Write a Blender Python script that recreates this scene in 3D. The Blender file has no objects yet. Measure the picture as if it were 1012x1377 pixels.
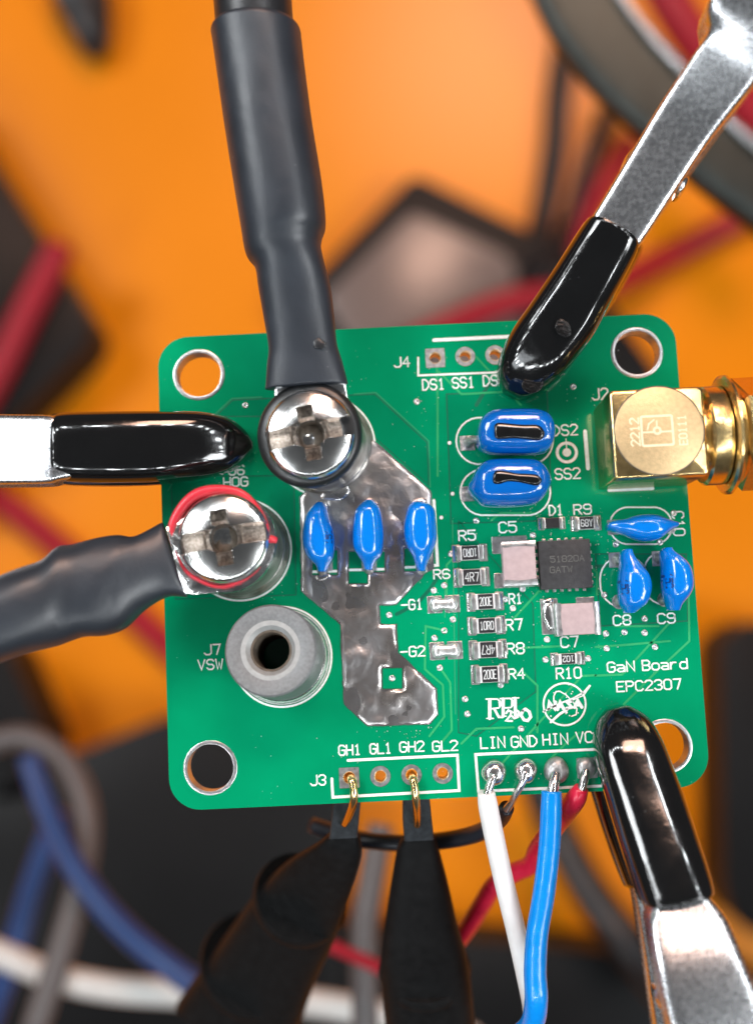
import bpy, bmesh, math, random
from mathutils import Vector, Matrix, noise
from mathutils.bvhtree import BVHTree

random.seed(7)
S = 0.001                      # everything below is written in millimetres; S turns it into metres
scene = bpy.context.scene
COL = scene.collection

# ------------------------------------------------------------------ camera
R = ((0.998814, -0.046967, -0.012797), (-0.048078, -0.992973, -0.108134), (-0.007628, 0.108621, -0.994054))
CAM = Vector((-3.321922, -6.2034, 92.831397))
FPX, CU, CV = 1500.0, 506.0, 688.5
cam_d = bpy.data.cameras.new('camera')
cam = bpy.data.objects.new('camera', cam_d)
COL.objects.link(cam)
cam.matrix_world = Matrix(((R[0][0], -R[1][0], -R[2][0], CAM.x * S),
                           (R[0][1], -R[1][1], -R[2][1], CAM.y * S),
                           (R[0][2], -R[1][2], -R[2][2], CAM.z * S),
                           (0, 0, 0, 1)))
cam_d.sensor_fit = 'VERTICAL'
cam_d.sensor_height = 24.0
cam_d.sensor_width = 24.0
cam_d.lens = 24.0 * FPX / 1377.0
cam_d.clip_start = 0.005
cam_d.clip_end = 20.0
cam_d.dof.use_dof = True
cam_d.dof.focus_distance = 0.0902
cam_d.dof.aperture_fstop = cam_d.lens / 2.9      # an entrance pupil of 2.9 mm
scene.camera = cam

# ------------------------------------------------------------------ world, lamps, exposure
world = bpy.data.worlds.new('World')
scene.world = world
world.use_nodes = True
bg = world.node_tree.nodes['Background']
bg.inputs[0].default_value = (0.92, 0.96, 1.0, 1)
bg.inputs[1].default_value = 0.07

def area(name, loc, target, size, power, col, sizey=None):
    l = bpy.data.lights.new(name, 'AREA')
    l.shape = 'RECTANGLE'
    l.size = size * S
    l.size_y = (sizey or size) * S
    l.energy = power
    l.color = col
    o = bpy.data.objects.new(name, l)
    COL.objects.link(o)
    o.location = Vector(loc) * S
    o.rotation_euler = (Vector(target) - Vector(loc)).to_track_quat('-Z', 'Y').to_euler()
    return o

area('room_fill_panel', (-980, 560, 950), (0, 0, -200), 480, 10.5, (0.95, 0.98, 1.0))
area('room_fill_panel', (1000, -520, 950), (0, 0, -200), 480, 10.5, (0.95, 0.98, 1.0))  # added opposite the first panel to even out the light on the desk
area('side_fill_panel', (-700, -560, 700), (0, 0, -80), 380, 2.2, (0.9, 0.96, 1.0))  # added fill from the remaining side, not a known window
area('warm_bench_lamp', (166, 778, 700), (40, 180, -330), 300, 6.5, (1.0, 0.60, 0.44))
N_LED = 30                                   # the LED ring of the bench magnifier, round the lens
for i in range(N_LED):
    a = 2 * math.pi * i / N_LED
    l = bpy.data.lights.new('magnifier_led', 'POINT')
    l.energy = 0.0245
    l.shadow_soft_size = 0.0032
    l.color = (0.93, 0.97, 1.0)
    o = bpy.data.objects.new('magnifier_led', l)
    COL.objects.link(o)
    o.location = ((CAM.x + 1 + 92 * math.cos(a)) * S, (CAM.y + 3 + 92 * math.sin(a)) * S, (97 + 9 * math.cos(a - 0.8)) * S)

scene.view_settings.view_transform = 'Standard'
scene.view_settings.look = 'None'
scene.view_settings.exposure = 0.0
scene.view_settings.gamma = 1.0
scene.view_settings.use_curve_mapping = False

# ------------------------------------------------------------------ helpers: pixels, meshes
def P(u, v, z=0.0):
    """The point at height z (mm above the board's face) that the photograph shows at pixel (u, v)."""
    x, y = (u - CU) / FPX, (v - CV) / FPX
    d = Vector((R[0][0] * x + R[1][0] * y + R[2][0], R[0][1] * x + R[1][1] * y + R[2][1],
                R[0][2] * x + R[1][2] * y + R[2][2]))
    return CAM + d * ((z - CAM.z) / d.z)

def PXMM(u, v, z=0.0):
    return 10.0 / (P(u + 10, v, z) - P(u, v, z)).length

ORG = {}
def empty(name, loc, label=None, cat=None, group=None, kind=None):
    o = bpy.data.objects.new(name, None)
    o.empty_display_size = 0.002
    COL.objects.link(o)
    o.location = Vector(loc) * S
    ORG[o.name] = Vector(loc)
    tag(o, label, cat, group, kind)
    return o

def tag(o, label=None, cat=None, group=None, kind=None):
    if label: o['label'] = label
    if cat: o['category'] = cat
    if group: o['group'] = group
    if kind: o['kind'] = kind
    return o

def obj(name, geo, mat, parent=None, smooth=False, label=None, cat=None, group=None, kind=None, auto=None):
    """geo = (verts in mm world space, faces[, material index per face])"""
    verts, faces = geo[0], geo[1]
    if parent is not None:
        org = ORG[parent.name]
    else:
        n = len(verts)
        org = Vector((sum(v[0] for v in verts) / n, sum(v[1] for v in verts) / n, min(v[2] for v in verts)))
    me = bpy.data.meshes.new(name)
    me.from_pydata([((v[0] - org[0]) * S, (v[1] - org[1]) * S, (v[2] - org[2]) * S) for v in verts], [], faces)
    mats = mat if isinstance(mat, (list, tuple)) else [mat]
    for m in mats: me.materials.append(m)
    if len(geo) > 2:
        me.polygons.foreach_set('material_index', geo[2])
    if smooth or auto:
        me.polygons.foreach_set('use_smooth', [True] * len(me.polygons))
    bm = bmesh.new(); bm.from_mesh(me)
    bmesh.ops.recalc_face_normals(bm, faces=bm.faces)
    if auto:
        lim = math.radians(auto)
        for e in bm.edges:
            if len(e.link_faces) == 2 and e.calc_face_angle(0) > lim: e.smooth = False
    bm.to_mesh(me); bm.free()
    o = bpy.data.objects.new(name, me)
    COL.objects.link(o)
    if parent is not None:
        o.parent = parent
    else:
        o.location = org * S
    ORG[o.name] = org
    tag(o, label, cat, group, kind)
    return o

def merge(*geos):
    V, F, M = [], [], []
    for g in geos:
        k = len(V)
        V += list(g[0]); F += [tuple(i + k for i in f) for f in g[1]]
        M += list(g[2]) if len(g) > 2 else [0] * len(g[1])
    return V, F, M

def crom(pts, k):
    """Catmull-Rom resampling of a list of equal-length tuples."""
    if k <= 1 or len(pts) < 3: return [tuple(p) for p in pts]
    out = []
    n = len(pts)
    for i in range(n - 1):
        p0, p1, p2, p3 = pts[max(i - 1, 0)], pts[i], pts[i + 1], pts[min(i + 2, n - 1)]
        for j in range(k):
            t = j / k
            out.append(tuple(0.5 * ((2 * b) + (-a + c) * t + (2 * a - 5 * b + 4 * c - d) * t * t + (-a + 3 * b - 3 * c + d) * t ** 3)
                             for a, b, c, d in zip(p0, p1, p2, p3)))
    out.append(tuple(pts[-1]))
    return out

def skin(rings, closed_ends=True):
    n = len(rings[0]); V = []; F = []
    for r in rings: V += [tuple(p) for p in r]
    for i in range(len(rings) - 1):
        for j in range(n):
            a, b = i * n + j, i * n + (j + 1) % n
            F.append((a, b, b + n, a + n))
    if closed_ends:
        F.append(tuple(range(n - 1, -1, -1)))
        F.append(tuple(range((len(rings) - 1) * n, len(rings) * n)))
    return V, F

def sgnpow(c, e): return math.copysign(abs(c) ** e, c)

def loft(secs, k=4, n=2.5, N=28, rough=0.0, rseed=0):
    """secs: (uL, vL, uR, vR, z, thickness): super-elliptic sections between two photographed edges at height z."""
    rnd = random.Random(rseed)
    rings = []
    ph = [rnd.uniform(0, 6.28) for _ in range(6)]
    for q, (a, b, c, d, z, th) in enumerate(crom(secs, k)):
        L, Rr = P(a, b, z), P(c, d, z)
        m, h = (L + Rr) / 2, (Rr - L) / 2
        ring = []
        for j in range(N):
            t = 2 * math.pi * j / N
            w = 1.0
            if rough:
                w += rough * (math.sin(3 * t + ph[0] + q * .35) + math.sin(2 * t + ph[1] - q * .22) + .6 * math.sin(5 * t + ph[2] + q * .5)) / 2.6
            cx, cz = sgnpow(math.cos(t), 2 / n), sgnpow(math.sin(t), 2 / n)
            ring.append(m + h * cx * (1 + (w - 1) * .4) + Vector((0, 0, th / 2 * cz * w)))
        rings.append(ring)
    return skin(rings)

def tube(pts, r, k=6, N=14):
    """A round tube through 3D points in mm; r is a radius or one per point."""
    rs = r if isinstance(r, (list, tuple)) else [r] * len(pts)
    pp = crom([(p[0], p[1], p[2], q) for p, q in zip(pts, rs)], k)
    rings = []
    up = Vector((0.13, 0.21, 1)).normalized()
    for i, p in enumerate(pp):
        c = Vector(p[:3])
        d = (Vector(pp[min(i + 1, len(pp) - 1)][:3]) - Vector(pp[max(i - 1, 0)][:3])).normalized()
        x = d.cross(up)
        if x.length < 1e-4: x = d.cross(Vector((1, 0, 0)))
        x.normalize(); y = x.cross(d).normalized(); up = y
        rings.append([c + (x * math.cos(2 * math.pi * j / N) + y * math.sin(2 * math.pi * j / N)) * p[3] for j in range(N)])
    return skin(rings)

def pxpath(lst): return [P(u, v, z) for u, v, z in lst]

def frame(d):
    d = Vector(d).normalized()
    x = d.cross(Vector((0, 1, 0)))
    if x.length < 1e-3: x = d.cross(Vector((1, 0, 0)))
    x.normalize()
    return x, d.cross(x).normalized() * -1 if False else x.cross(d) * -1, d

def lathe(base, d, prof, N=64, closed=True, squash=None):
    """prof: (radius, height) pairs along the axis d from base; closed joins last to first (a ring)."""
    d = Vector(d).normalized()
    x = Vector((1, 0, 0)) - d * d.x
    if x.length < 0.2: x = Vector((0, 1, 0)) - d * d.y
    x.normalize(); y = d.cross(x)
    rings = []
    for r, h in prof:
        rings.append([Vector(base) + d * h + (x * math.cos(2 * math.pi * j / N) + y * math.sin(2 * math.pi * j / N)) * r for j in range(N)])
    V, F = skin(rings, False)
    if closed:
        m = (len(prof) - 1) * N
        for j in range(N): F.append((m + j, m + (j + 1) % N, (j + 1) % N, j))
    else:
        if prof[0][0] > 1e-6: F.append(tuple(range(N - 1, -1, -1)))
        if prof[-1][0] > 1e-6: F.append(tuple(range((len(prof) - 1) * N, len(prof) * N)))
    return V, F

def plate(outer, holes, z0, z1):
    """A flat plate with holes; outlines are lists of (x, y) in mm."""
    bm = bmesh.new(); loops = []
    es = []
    for lp in [outer] + list(holes):
        vs = [bm.verts.new((x, y, 0)) for x, y in lp]
        loops.append(vs)
        es += [bm.edges.new((vs[i], vs[(i + 1) % len(vs)])) for i in range(len(vs))]
    bmesh.ops.triangle_fill(bm, use_beauty=True, use_dissolve=False, edges=es, normal=(0, 0, 1))
    bm.verts.index_update()
    V = [v.co.copy() for v in bm.verts]
    F = [tuple(v.index for v in f.verts) for f in bm.faces]
    idx = [[v.index for v in lp] for lp in loops]
    bm.free()
    n = len(V)
    verts = [(v.x, v.y, z1) for v in V] + [(v.x, v.y, z0) for v in V]
    faces = list(F) + [tuple(i + n for i in reversed(f)) for f in F]
    for lp in idx:
        for i in range(len(lp)):
            a, b = lp[i], lp[(i + 1) % len(lp)]
            faces.append((a, b, b + n, a + n))
    return verts, faces

def circle(x, y, r, N=32): return [(x + r * math.cos(2 * math.pi * i / N), y + r * math.sin(2 * math.pi * i / N)) for i in range(N)]

def rrect(x0, y0, x1, y1, r, N=8):
    out = []
    for cx, cy, a0 in ((x1 - r, y1 - r, 0), (x0 + r, y1 - r, 90), (x0 + r, y0 + r, 180), (x1 - r, y0 + r, 270)):
        for i in range(N + 1):
            a = math.radians(a0 + 90 * i / N)
            out.append((cx + r * math.cos(a), cy + r * math.sin(a)))
    return out

def rbox(cx, cy, z0, z1, w, h, r=0.08, b=0.05, ang=0.0):
    """Box with rounded corners and softened top edges."""
    rings = []
    for dz, ins in ((0, 0), (z1 - z0 - b, 0), (z1 - z0 - b * .3, b * .3), (z1 - z0, b)):
        lp = rrect(-w / 2 + ins, -h / 2 + ins, w / 2 - ins, h / 2 - ins, max(r - ins * .5, .01), 3)
        ca, sa = math.cos(ang), math.sin(ang)
        rings.append([(cx + x * ca - y * sa, cy + x * sa + y * ca, z0 + dz) for x, y in lp])
    return skin(rings)

def pxpoly(lst, z=0.0): return [(P(u, v, z).x, P(u, v, z).y) for u, v in lst]

def strip(pts, w, z, closed=False):
    """A flat printed line of width w along 2D points (mm), mitred, with round ends."""
    pts = [Vector(p) for p in pts]
    n = len(pts); Lf = []; Rt = []
    for i in range(n):
        if closed: a, b = pts[i - 1], pts[(i + 1) % n]
        else: a, b = pts[max(i - 1, 0)], pts[min(i + 1, n - 1)]
        d1 = (pts[i] - a) if (pts[i] - a).length > 1e-9 else (b - pts[i])
        d2 = (b - pts[i]) if (b - pts[i]).length > 1e-9 else d1
        d1 = d1.normalized(); d2 = d2.normalized()
        t = d1 + d2
        t = t.normalized() if t.length > 1e-3 else d1
        nn = Vector((-t.y, t.x))
        m = 1 / max(0.55, nn.dot(Vector((-d1.y, d1.x))))
        Lf.append(pts[i] + nn * w / 2 * m); Rt.append(pts[i] - nn * w / 2 * m)
    V = [(p.x, p.y, z) for p in Lf] + [(p.x, p.y, z) for p in Rt]
    F = [(i, i + n, i + 1 + n, i + 1) for i in range(n - 1)]
    if closed: F.append((n - 1, 2 * n - 1, n, 0))
    else:
        for i, q in ((0, 1), (n - 1, n - 2)):
            d = (pts[i] - pts[q]).normalized(); nn = Vector((-d.y, d.x))
            k = len(V)
            for a in (-45, 0, 45):
                ar = math.radians(a)
                p = pts[i] + (d * math.cos(ar) + nn * math.sin(ar)) * w / 2
                V.append((p.x, p.y, z))
            s = 1 if i else -1
            lo, hi = (i + n, i) if i else (i, i + n)
            F.append((lo, k, k + 1, k + 2, hi))
    return V, F

# stroke lettering (a plotter font like the one on the board): digit pairs are x, y on a 4 x 6 grid
GLYPH = {
 'A': '00 26 40|12 32', 'B': '00 06 36 45 44 33 03|33 42 41 30 00', 'C': '45 36 16 05 01 10 30 41', 'D': '00 06 26 44 42 20 00',
 'E': '40 00 06 46|03 33', 'G': '45 36 16 05 01 10 30 41 43 23', 'H': '00 06|40 46|03 43', 'I': '10 30|20 26|16 36',
 'J': '46 41 30 10 01', 'L': '06 00 40', 'N': '00 06 40 46', 'O': '10 01 05 16 36 45 41 30 10', 'P': '00 06 36 45 44 33 03',
 'R': '00 06 36 45 44 33 03|23 40', 'S': '45 36 16 05 04 13 33 42 41 30 10 01', 'T': '20 26|06 46', 'U': '06 01 10 30 41 46',
 'V': '06 20 46', 'W': '06 10 24 30 46', 'Y': '06 23 46|23 20', '-': '03 43', '.': '20 21',
 '0': '10 01 05 16 36 45 41 30 10', '1': '10 30|20 26 15', '2': '05 16 36 45 44 00 40', '3': '05 16 36 45 44 33 42 41 30 10 01|33 23',
 '4': '30 36 02 42', '5': '46 06 04 34 43 41 30 10 01', '6': '45 36 16 05 01 10 30 41 42 33 13 02', '7': '06 46 20',
 '8': '13 04 05 16 36 45 44 33 13 02 01 10 30 41 42 33', '9': '01 10 30 41 45 36 16 05 04 13 33 44',
 'a': '04 34 43 40|42 12 01 10 30 41', 'o': '10 01 03 14 34 43 41 30 10', 'r': '00 04|02 14 34', 'd': '46 40|43 34 14 03 01 10 30 41',
 ' ': ''}

def text_geo(txt, cx, cy, w, h, lw, z, ang=0.0, ax=None, ay=None):
    """Lettering centred on (cx, cy) in mm. ax, ay: axes in world space when it is not flat on the board."""
    n = len(txt); adv = w / (n * 1.0 - 0.24) if n > 1 else w
    gw = adv * 0.76 if n > 1 else w
    parts = []; q = 0
    ca, sa = math.cos(ang), math.sin(ang)
    for i, ch in enumerate(txt):
        for pl in GLYPH[ch].split('|'):
            if not pl: continue
            pts = [(int(t[0]) / 4 * gw + i * adv - w / 2, int(t[1]) / 6 * h - h / 2) for t in pl.split()]
            closed = len(pts) > 3 and pts[0] == pts[-1]
            if closed: pts = pts[:-1]
            pts = [(cx + x * ca - y * sa, cy + x * sa + y * ca) for x, y in pts]
            parts.append(strip(pts, lw, z + 0.002 * (q % 3), closed)); q += 1
    return merge(*parts)

# ------------------------------------------------------------------ materials
def mat(name, col, rough=0.5, metal=0.0, var=0.12, scale=0.6, bump=0.0, bscale=None, rvar=0.08, col2=None, coat=0.0,
        spec=0.5, bump2=0.0, bscale2=0.3, speck=0.0, speck_scale=2.0, speck_col=(0.8, 0.85, 0.85), trans=0.0, detail=4.0, sss=0.0, aniso=None):
    """Principled material with noise in colour, gloss and relief; scales are per millimetre."""
    m = bpy.data.materials.new(name); m.use_nodes = True
    nt = m.node_tree; N = nt.nodes; L = nt.links
    b = N['Principled BSDF']
    tc = N.new('ShaderNodeTexCoord')
    src = tc.outputs['Object']
    if aniso:
        mp = N.new('ShaderNodeMapping'); mp.inputs['Scale'].default_value = aniso
        L.new(src, mp.inputs['Vector']); src = mp.outputs['Vector']
    nz = N.new('ShaderNodeTexNoise'); nz.inputs['Scale'].default_value = scale * 1000; nz.inputs['Detail'].default_value = detail
    L.new(src, nz.inputs['Vector'])
    mr = N.new('ShaderNodeMapRange'); mr.inputs[1].default_value = 0.3; mr.inputs[2].default_value = 0.7
    L.new(nz.outputs['Fac'], mr.inputs[0])
    mx = N.new('ShaderNodeMix'); mx.data_type = 'RGBA'
    c2 = col2 or tuple(min(1, c * (1 + var)) for c in col)
    c1 = col if col2 else tuple(c * (1 - var) for c in col)
    mx.inputs['A'].default_value = (*c1, 1); mx.inputs['B'].default_value = (*c2, 1)
    L.new(mr.outputs[0], mx.inputs['Factor'])
    out = mx.outputs['Result']
    if speck:
        vo = N.new('ShaderNodeTexVoronoi'); vo.inputs['Scale'].default_value = speck_scale * 1000
        L.new(src, vo.inputs['Vector'])
        n2 = N.new('ShaderNodeTexNoise'); n2.inputs['Scale'].default_value = 180; n2.inputs['Detail'].default_value = 3
        L.new(src, n2.inputs['Vector'])
        ma = N.new('ShaderNodeMapRange'); ma.inputs[1].default_value = 0.05; ma.inputs[2].default_value = 0.09
        ma.inputs[3].default_value = 1; ma.inputs[4].default_value = 0
        L.new(vo.outputs['Distance'], ma.inputs[0])
        mb = N.new('ShaderNodeMapRange'); mb.inputs[1].default_value = 0.56; mb.inputs[2].default_value = 0.66
        mb.inputs[3].default_value = 0; mb.inputs[4].default_value = speck
        L.new(n2.outputs['Fac'], mb.inputs[0])
        mu = N.new('ShaderNodeMath'); mu.operation = 'MULTIPLY'
        L.new(ma.outputs[0], mu.inputs[0]); L.new(mb.outputs[0], mu.inputs[1])
        m2 = N.new('ShaderNodeMix'); m2.data_type = 'RGBA'
        L.new(mu.outputs[0], m2.inputs['Factor']); L.new(out, m2.inputs['A']); m2.inputs['B'].default_value = (*speck_col, 1)
        out = m2.outputs['Result']
    L.new(out, b.inputs['Base Color'])
    rr = N.new('ShaderNodeMapRange'); rr.inputs[3].default_value = max(0.02, rough - rvar); rr.inputs[4].default_value = min(1, rough + rvar)
    L.new(nz.outputs['Fac'], rr.inputs[0]); L.new(rr.outputs[0], b.inputs['Roughness'])
    b.inputs['Metallic'].default_value = metal
    b.inputs['Specular IOR Level'].default_value = spec
    b.inputs['Coat Weight'].default_value = coat
    b.inputs['Coat Roughness'].default_value = 0.05
    b.inputs['Transmission Weight'].default_value = trans
    if sss:
        b.inputs['Subsurface Weight'].default_value = sss
        b.inputs['Subsurface Radius'].default_value = (.5, .5, .5); b.inputs['Subsurface Scale'].default_value = 0.001
    if bump:
        nb = N.new('ShaderNodeTexNoise'); nb.inputs['Scale'].default_value = (bscale or scale * 4) * 1000; nb.inputs['Detail'].default_value = 3
        L.new(src, nb.inputs['Vector'])
        bp = N.new('ShaderNodeBump'); bp.inputs['Strength'].default_value = 1.0; bp.inputs['Distance'].default_value = bump * S
        L.new(nb.outputs['Fac'], bp.inputs['Height']); last = bp
        if bump2:
            nb2 = N.new('ShaderNodeTexNoise'); nb2.inputs['Scale'].default_value = bscale2 * 1000; nb2.inputs['Detail'].default_value = 2
            nb2.inputs['Distortion'].default_value = 0.8
            L.new(src, nb2.inputs['Vector'])
            last = N.new('ShaderNodeBump'); last.inputs['Strength'].default_value = 1.0; last.inputs['Distance'].default_value = bump2 * S
            L.new(nb2.outputs['Fac'], last.inputs['Height']); L.new(bp.outputs['Normal'], last.inputs['Normal'])
        L.new(last.outputs['Normal'], b.inputs['Normal'])
    return m

M = {}
M['mask'] = mat('solder_mask', (0.0, 0.245, 0.106), 0.13, 0, 0.14, 0.10, 0.002, 3.0, 0.05, speck=0.8, speck_scale=1.9, speck_col=(0.34, 0.66, 0.56), bump2=.004, bscale2=.5, spec=.35)
M['fr4'] = mat('board_edge', (0.07, 0.33, 0.19), 0.6, 0, 0.15, 1.5)
M['trace'] = mat('covered_copper', (0.03, 0.34, 0.13), 0.25, 0, 0.10, 0.5)
M['pour'] = mat('covered_copper_edge', (0.02, 0.27, 0.125), 0.3, 0, 0.10, 0.5)
M['dark_trace'] = mat('mask_gap', (0.0, 0.12, 0.062), 0.35, 0, 0.10, 0.5)
M['silk'] = mat('white_print', (0.74, 0.80, 0.76), 0.55, 0, 0.10, 4.0, 0.01, 12)
M['hasl'] = mat('tinned_copper', (0.58, 0.58, 0.58), 0.33, 0.9, 0.15, 3.0, 0.015, 4.0, 0.14)
M['brass'] = mat('hole_plating', (0.72, 0.58, 0.38), 0.3, 1, 0.2, 3.0, 0.02, 4)
M['plane'] = mat('flux_stained_solder', (0.42, 0.39, 0.37), 0.27, 0.95, 0.1, 0.2, 0.02, 2.6, 0.1, col2=(0.80, 0.81, 0.84), detail=6)
M['skin'] = mat('frozen_solder', (0.46, 0.40, 0.36), 0.3, 0.96, 0.1, 0.22, 0.012, 3.0, 0.13, col2=(0.80, 0.81, 0.84), speck=0.9, speck_scale=2.2, speck_col=(0.95, .92, .88), detail=8, bump2=.03, bscale2=1.3)
M['solder'] = mat('solder', (0.72, 0.71, 0.70), 0.2, 0.95, 0.15, 1.8, 0.018, 2.6, 0.12)
M['bridge'] = mat('bright_solder', (0.80, 0.80, 0.79), 0.34, 0.9, 0.08, 1.8, 0.0, 2.6, 0.06)
M['dull_solder'] = mat('dull_solder', (0.42, 0.42, 0.42), 0.4, .8, 0.35, 2.2, 0.09, 3.2, 0.16)
M['cap_blue'] = mat('blue_epoxy', (0.0, 0.17, 0.63), 0.14, 0, 0.07, 0.8, 0.008, 1.0, 0.05, coat=0.6, bump2=.035, bscale2=.6)
M['cap_blue_dark'] = mat('deep_blue_epoxy', (0.0, 0.105, 0.43), 0.15, 0, 0.07, 0.8, 0.008, 1.0, 0.05, coat=0.6, bump2=.035, bscale2=.6)
M['ink'] = mat('black_ink', (0.006, 0.006, 0.006), 0.16, 0, 0.2, 1.0, 0.01, 2, coat=0.4)
M['cap_ink'] = mat('printed_code_ink', (0.0, 0.03, 0.16), 0.4)
M['black_glass'] = mat('resistor_coating', (0.022, 0.022, 0.024), 0.34, 0, 0.2, 3)
M['alumina'] = mat('alumina', (0.66, 0.66, 0.66), 0.5, 0, 0.08, 3, 0.006, 8)
M['mark'] = mat('pale_marking', (0.62, 0.66, 0.66), 0.6)
M['chip'] = mat('mould_compound', (0.024, 0.024, 0.026), 0.5, 0, 0.3, 2.2, 0.012, 9, speck=0.3, speck_scale=2.0, speck_col=(.2, .2, .2))
M['laser'] = mat('laser_marking', (0.085, 0.085, 0.08), 0.7)
M['pink'] = mat('pink_ceramic', (0.42, 0.325, 0.33), 0.45, 0, 0.07, 2.2, 0.010, 6, spec=.3, speck=.4, speck_scale=1.2, speck_col=(.2,.15,.15))
M['gold'] = mat('gold_plate', (0.83, 0.60, 0.27), 0.24, 1, 0.07, 2.0, 0.008, 3, 0.06)
M['gold_matt'] = mat('gold_matt', (0.66, 0.48, 0.26), 0.46, 0.7, 0.10, 3.0, 0.02, 9, 0.05)
M['gold_mark'] = mat('gold_engraving', (0.88, 0.74, 0.50), 0.5, 0.4, 0.06, 4)
M['nickel'] = mat('nickel', (0.74, 0.735, 0.72), 0.17, 1, 0.06, 0.6, 0.004, 1.5, 0.05)
M['recess'] = mat('worn_recess', (0.17, 0.135, 0.11), 0.36, 1, 0.1, 5.0, 0.03, 5, 0.1, col2=(0.48, 0.41, 0.35), detail=5)
M['alu'] = mat('turned_aluminium', (0.20, 0.21, 0.215), 0.5, 0.5, 0.16, 4, 0.015, 9, 0.08, speck=.7, speck_scale=2.5)
M['alu_bright'] = mat('bright_chamfer', (0.38, 0.39, 0.385), 0.45, 0.5, 0.08, 3)
M['bore_and_shade'] = mat('bore_and_recess_shade', (0.10, 0.08, 0.06), 0.55, 0.5, 0.3, 2)  # brown of the thread; also the painted shade in the screw centre
M['tin'] = mat('tinned_lug', (0.72, 0.72, 0.72), 0.2, 1, 0.15, 1.2, 0.05, 1.6, 0.12)
M['shrink'] = mat('heat_shrink', (0.019, 0.024, 0.032), 0.40, 0, 0.16, 0.3, 0.012, 4.0, 0.06, spec=0.6, bump2=.10, bscale2=.22, speck=.35, speck_scale=.9, speck_col=(.2,.2,.2))
M['cable'] = mat('black_pvc', (0.014, 0.015, 0.017), 0.34, 0, 0.1, 0.5, 0.01, 2.0)
M['vinyl'] = mat('black_vinyl', (0.0045, 0.0047, 0.005), 0.12, 0, 0.1, 0.35, 0.006, 2.5, 0.07, coat=0.7, bump2=.07, bscale2=.22, speck=.3, speck_scale=1.3, speck_col=(.16,.17,.18))
M['scuffed_vinyl'] = mat('scuffed_vinyl', (0.003, 0.003, 0.0032), 0.24, 0, 0.2, 3, 0.05, 5, spec=.3)
M['dirty_metal'] = mat('flux_dirty_metal', (0.20, 0.18, 0.15), 0.34, 0.9, .1, .5, .05, 1.5, .1, col2=(.55, .54, .5))
M['flux'] = mat('burnt_flux', (0.10, 0.075, 0.05), 0.3, 0.5, 0.3, 1.2, 0.06, 2.0, 0.1, col2=(.30, .25, .2), coat=.3)
M['residue'] = mat('white_residue', (0.62, 0.68, 0.64), 0.6)
M['pour_area'] = mat('covered_copper_area', (0.0, 0.205, 0.092), 0.13, 0, 0.10, 0.12, 0.003, 3.0, 0.06, speck=0.8, speck_scale=1.9, speck_col=(0.34, 0.66, 0.56), spec=.35)
M['rubber'] = mat('black_rubber', (0.013, 0.014, 0.015), 0.34, 0, 0.15, 1, 0.01, 3)
M['red_plastic'] = mat('red_plastic', (0.62, 0.035, 0.055), 0.3, 0, 0.12, 0.8, 0.02, 1.5, sss=0.2)
M['steel'] = mat('satin_steel', (0.70, 0.71, 0.73), 0.27, 1, 0.10, 3.0, 0.010, 3.4, 0.07)
M['steel_dark'] = mat('dark_steel', (0.06, 0.072, 0.07), 0.42, 1, 0.1, 0.3, 0.0)
M['white_wire'] = mat('white_insulation', (0.80, 0.80, 0.79), 0.35, 0, 0.05, 0.5, 0.01, 2, sss=0.3, bump2=.06, bscale2=.4)
M['blue_wire'] = mat('blue_insulation', (0.0, 0.24, 0.74), 0.25, 0, 0.06, 0.8, 0.02, 2.2, coat=.3, bump2=.10, bscale2=.45)
M['red_wire'] = mat('red_insulation', (0.62, 0.014, 0.05), 0.3, 0, 0.10, 0.8, 0.02, 2.2, coat=.2, bump2=.12, bscale2=.5)
M['black_wire'] = mat('black_insulation', (0.020, 0.022, 0.03), 0.35, 0, 0.1, 0.8, 0.02, 1.2)
M['probe'] = mat('probe_plastic', (0.008, 0.0082, 0.0085), 0.55, 0, 0.2, 1.2, 0.015, 5, spec=.1)
M['probe_nose'] = mat('probe_nose_plastic', (0.030, 0.034, 0.038), 0.5, 0, 0.3, 2.0, 0.02, 8, spec=.2)
M['desk'] = mat('orange_desk', (0.86, 0.262, 0.0), 0.3, 0, 0.06, 0.008, 0, None, 0.03, spec=.38)
M['device'] = mat('black_device', (0.006, 0.006, 0.0065), 0.45, 0, 0.15, 0.02, spec=.25)
M['screen'] = mat('grey_screen', (0.19, 0.145, 0.13), 0.28, 0, 0.06, 0.01, spec=.5)
M['lead_red'] = mat('red_lead', (0.36, 0.008, 0.022), 0.4, 0, 0.08, 0.05, spec=.3)
M['plug_streak_black'] = mat('black_plug_and_streak', (0.012, 0.012, 0.014), 0.35, 0, 0.08, 0.05)
M['lead_white'] = mat('white_lead', (0.62, 0.62, 0.60), 0.4, 0, 0.04, 0.05)
M['lead_grey'] = mat('grey_lead', (0.10, 0.09, 0.09), 0.45, 0, 0.08, 0.05)
M['lead_blue'] = mat('blue_lead', (0.010, 0.045, 0.17), 0.4, 0, 0.08, 0.05)

# ------------------------------------------------------------------ the desk below and what lies blurred on it
ZD = -330.0
obj('desk', plate([(-900, -900), (900, -900), (900, 900), (-900, 900)], [], ZD - 20, ZD), M['desk'], kind='structure')

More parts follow.
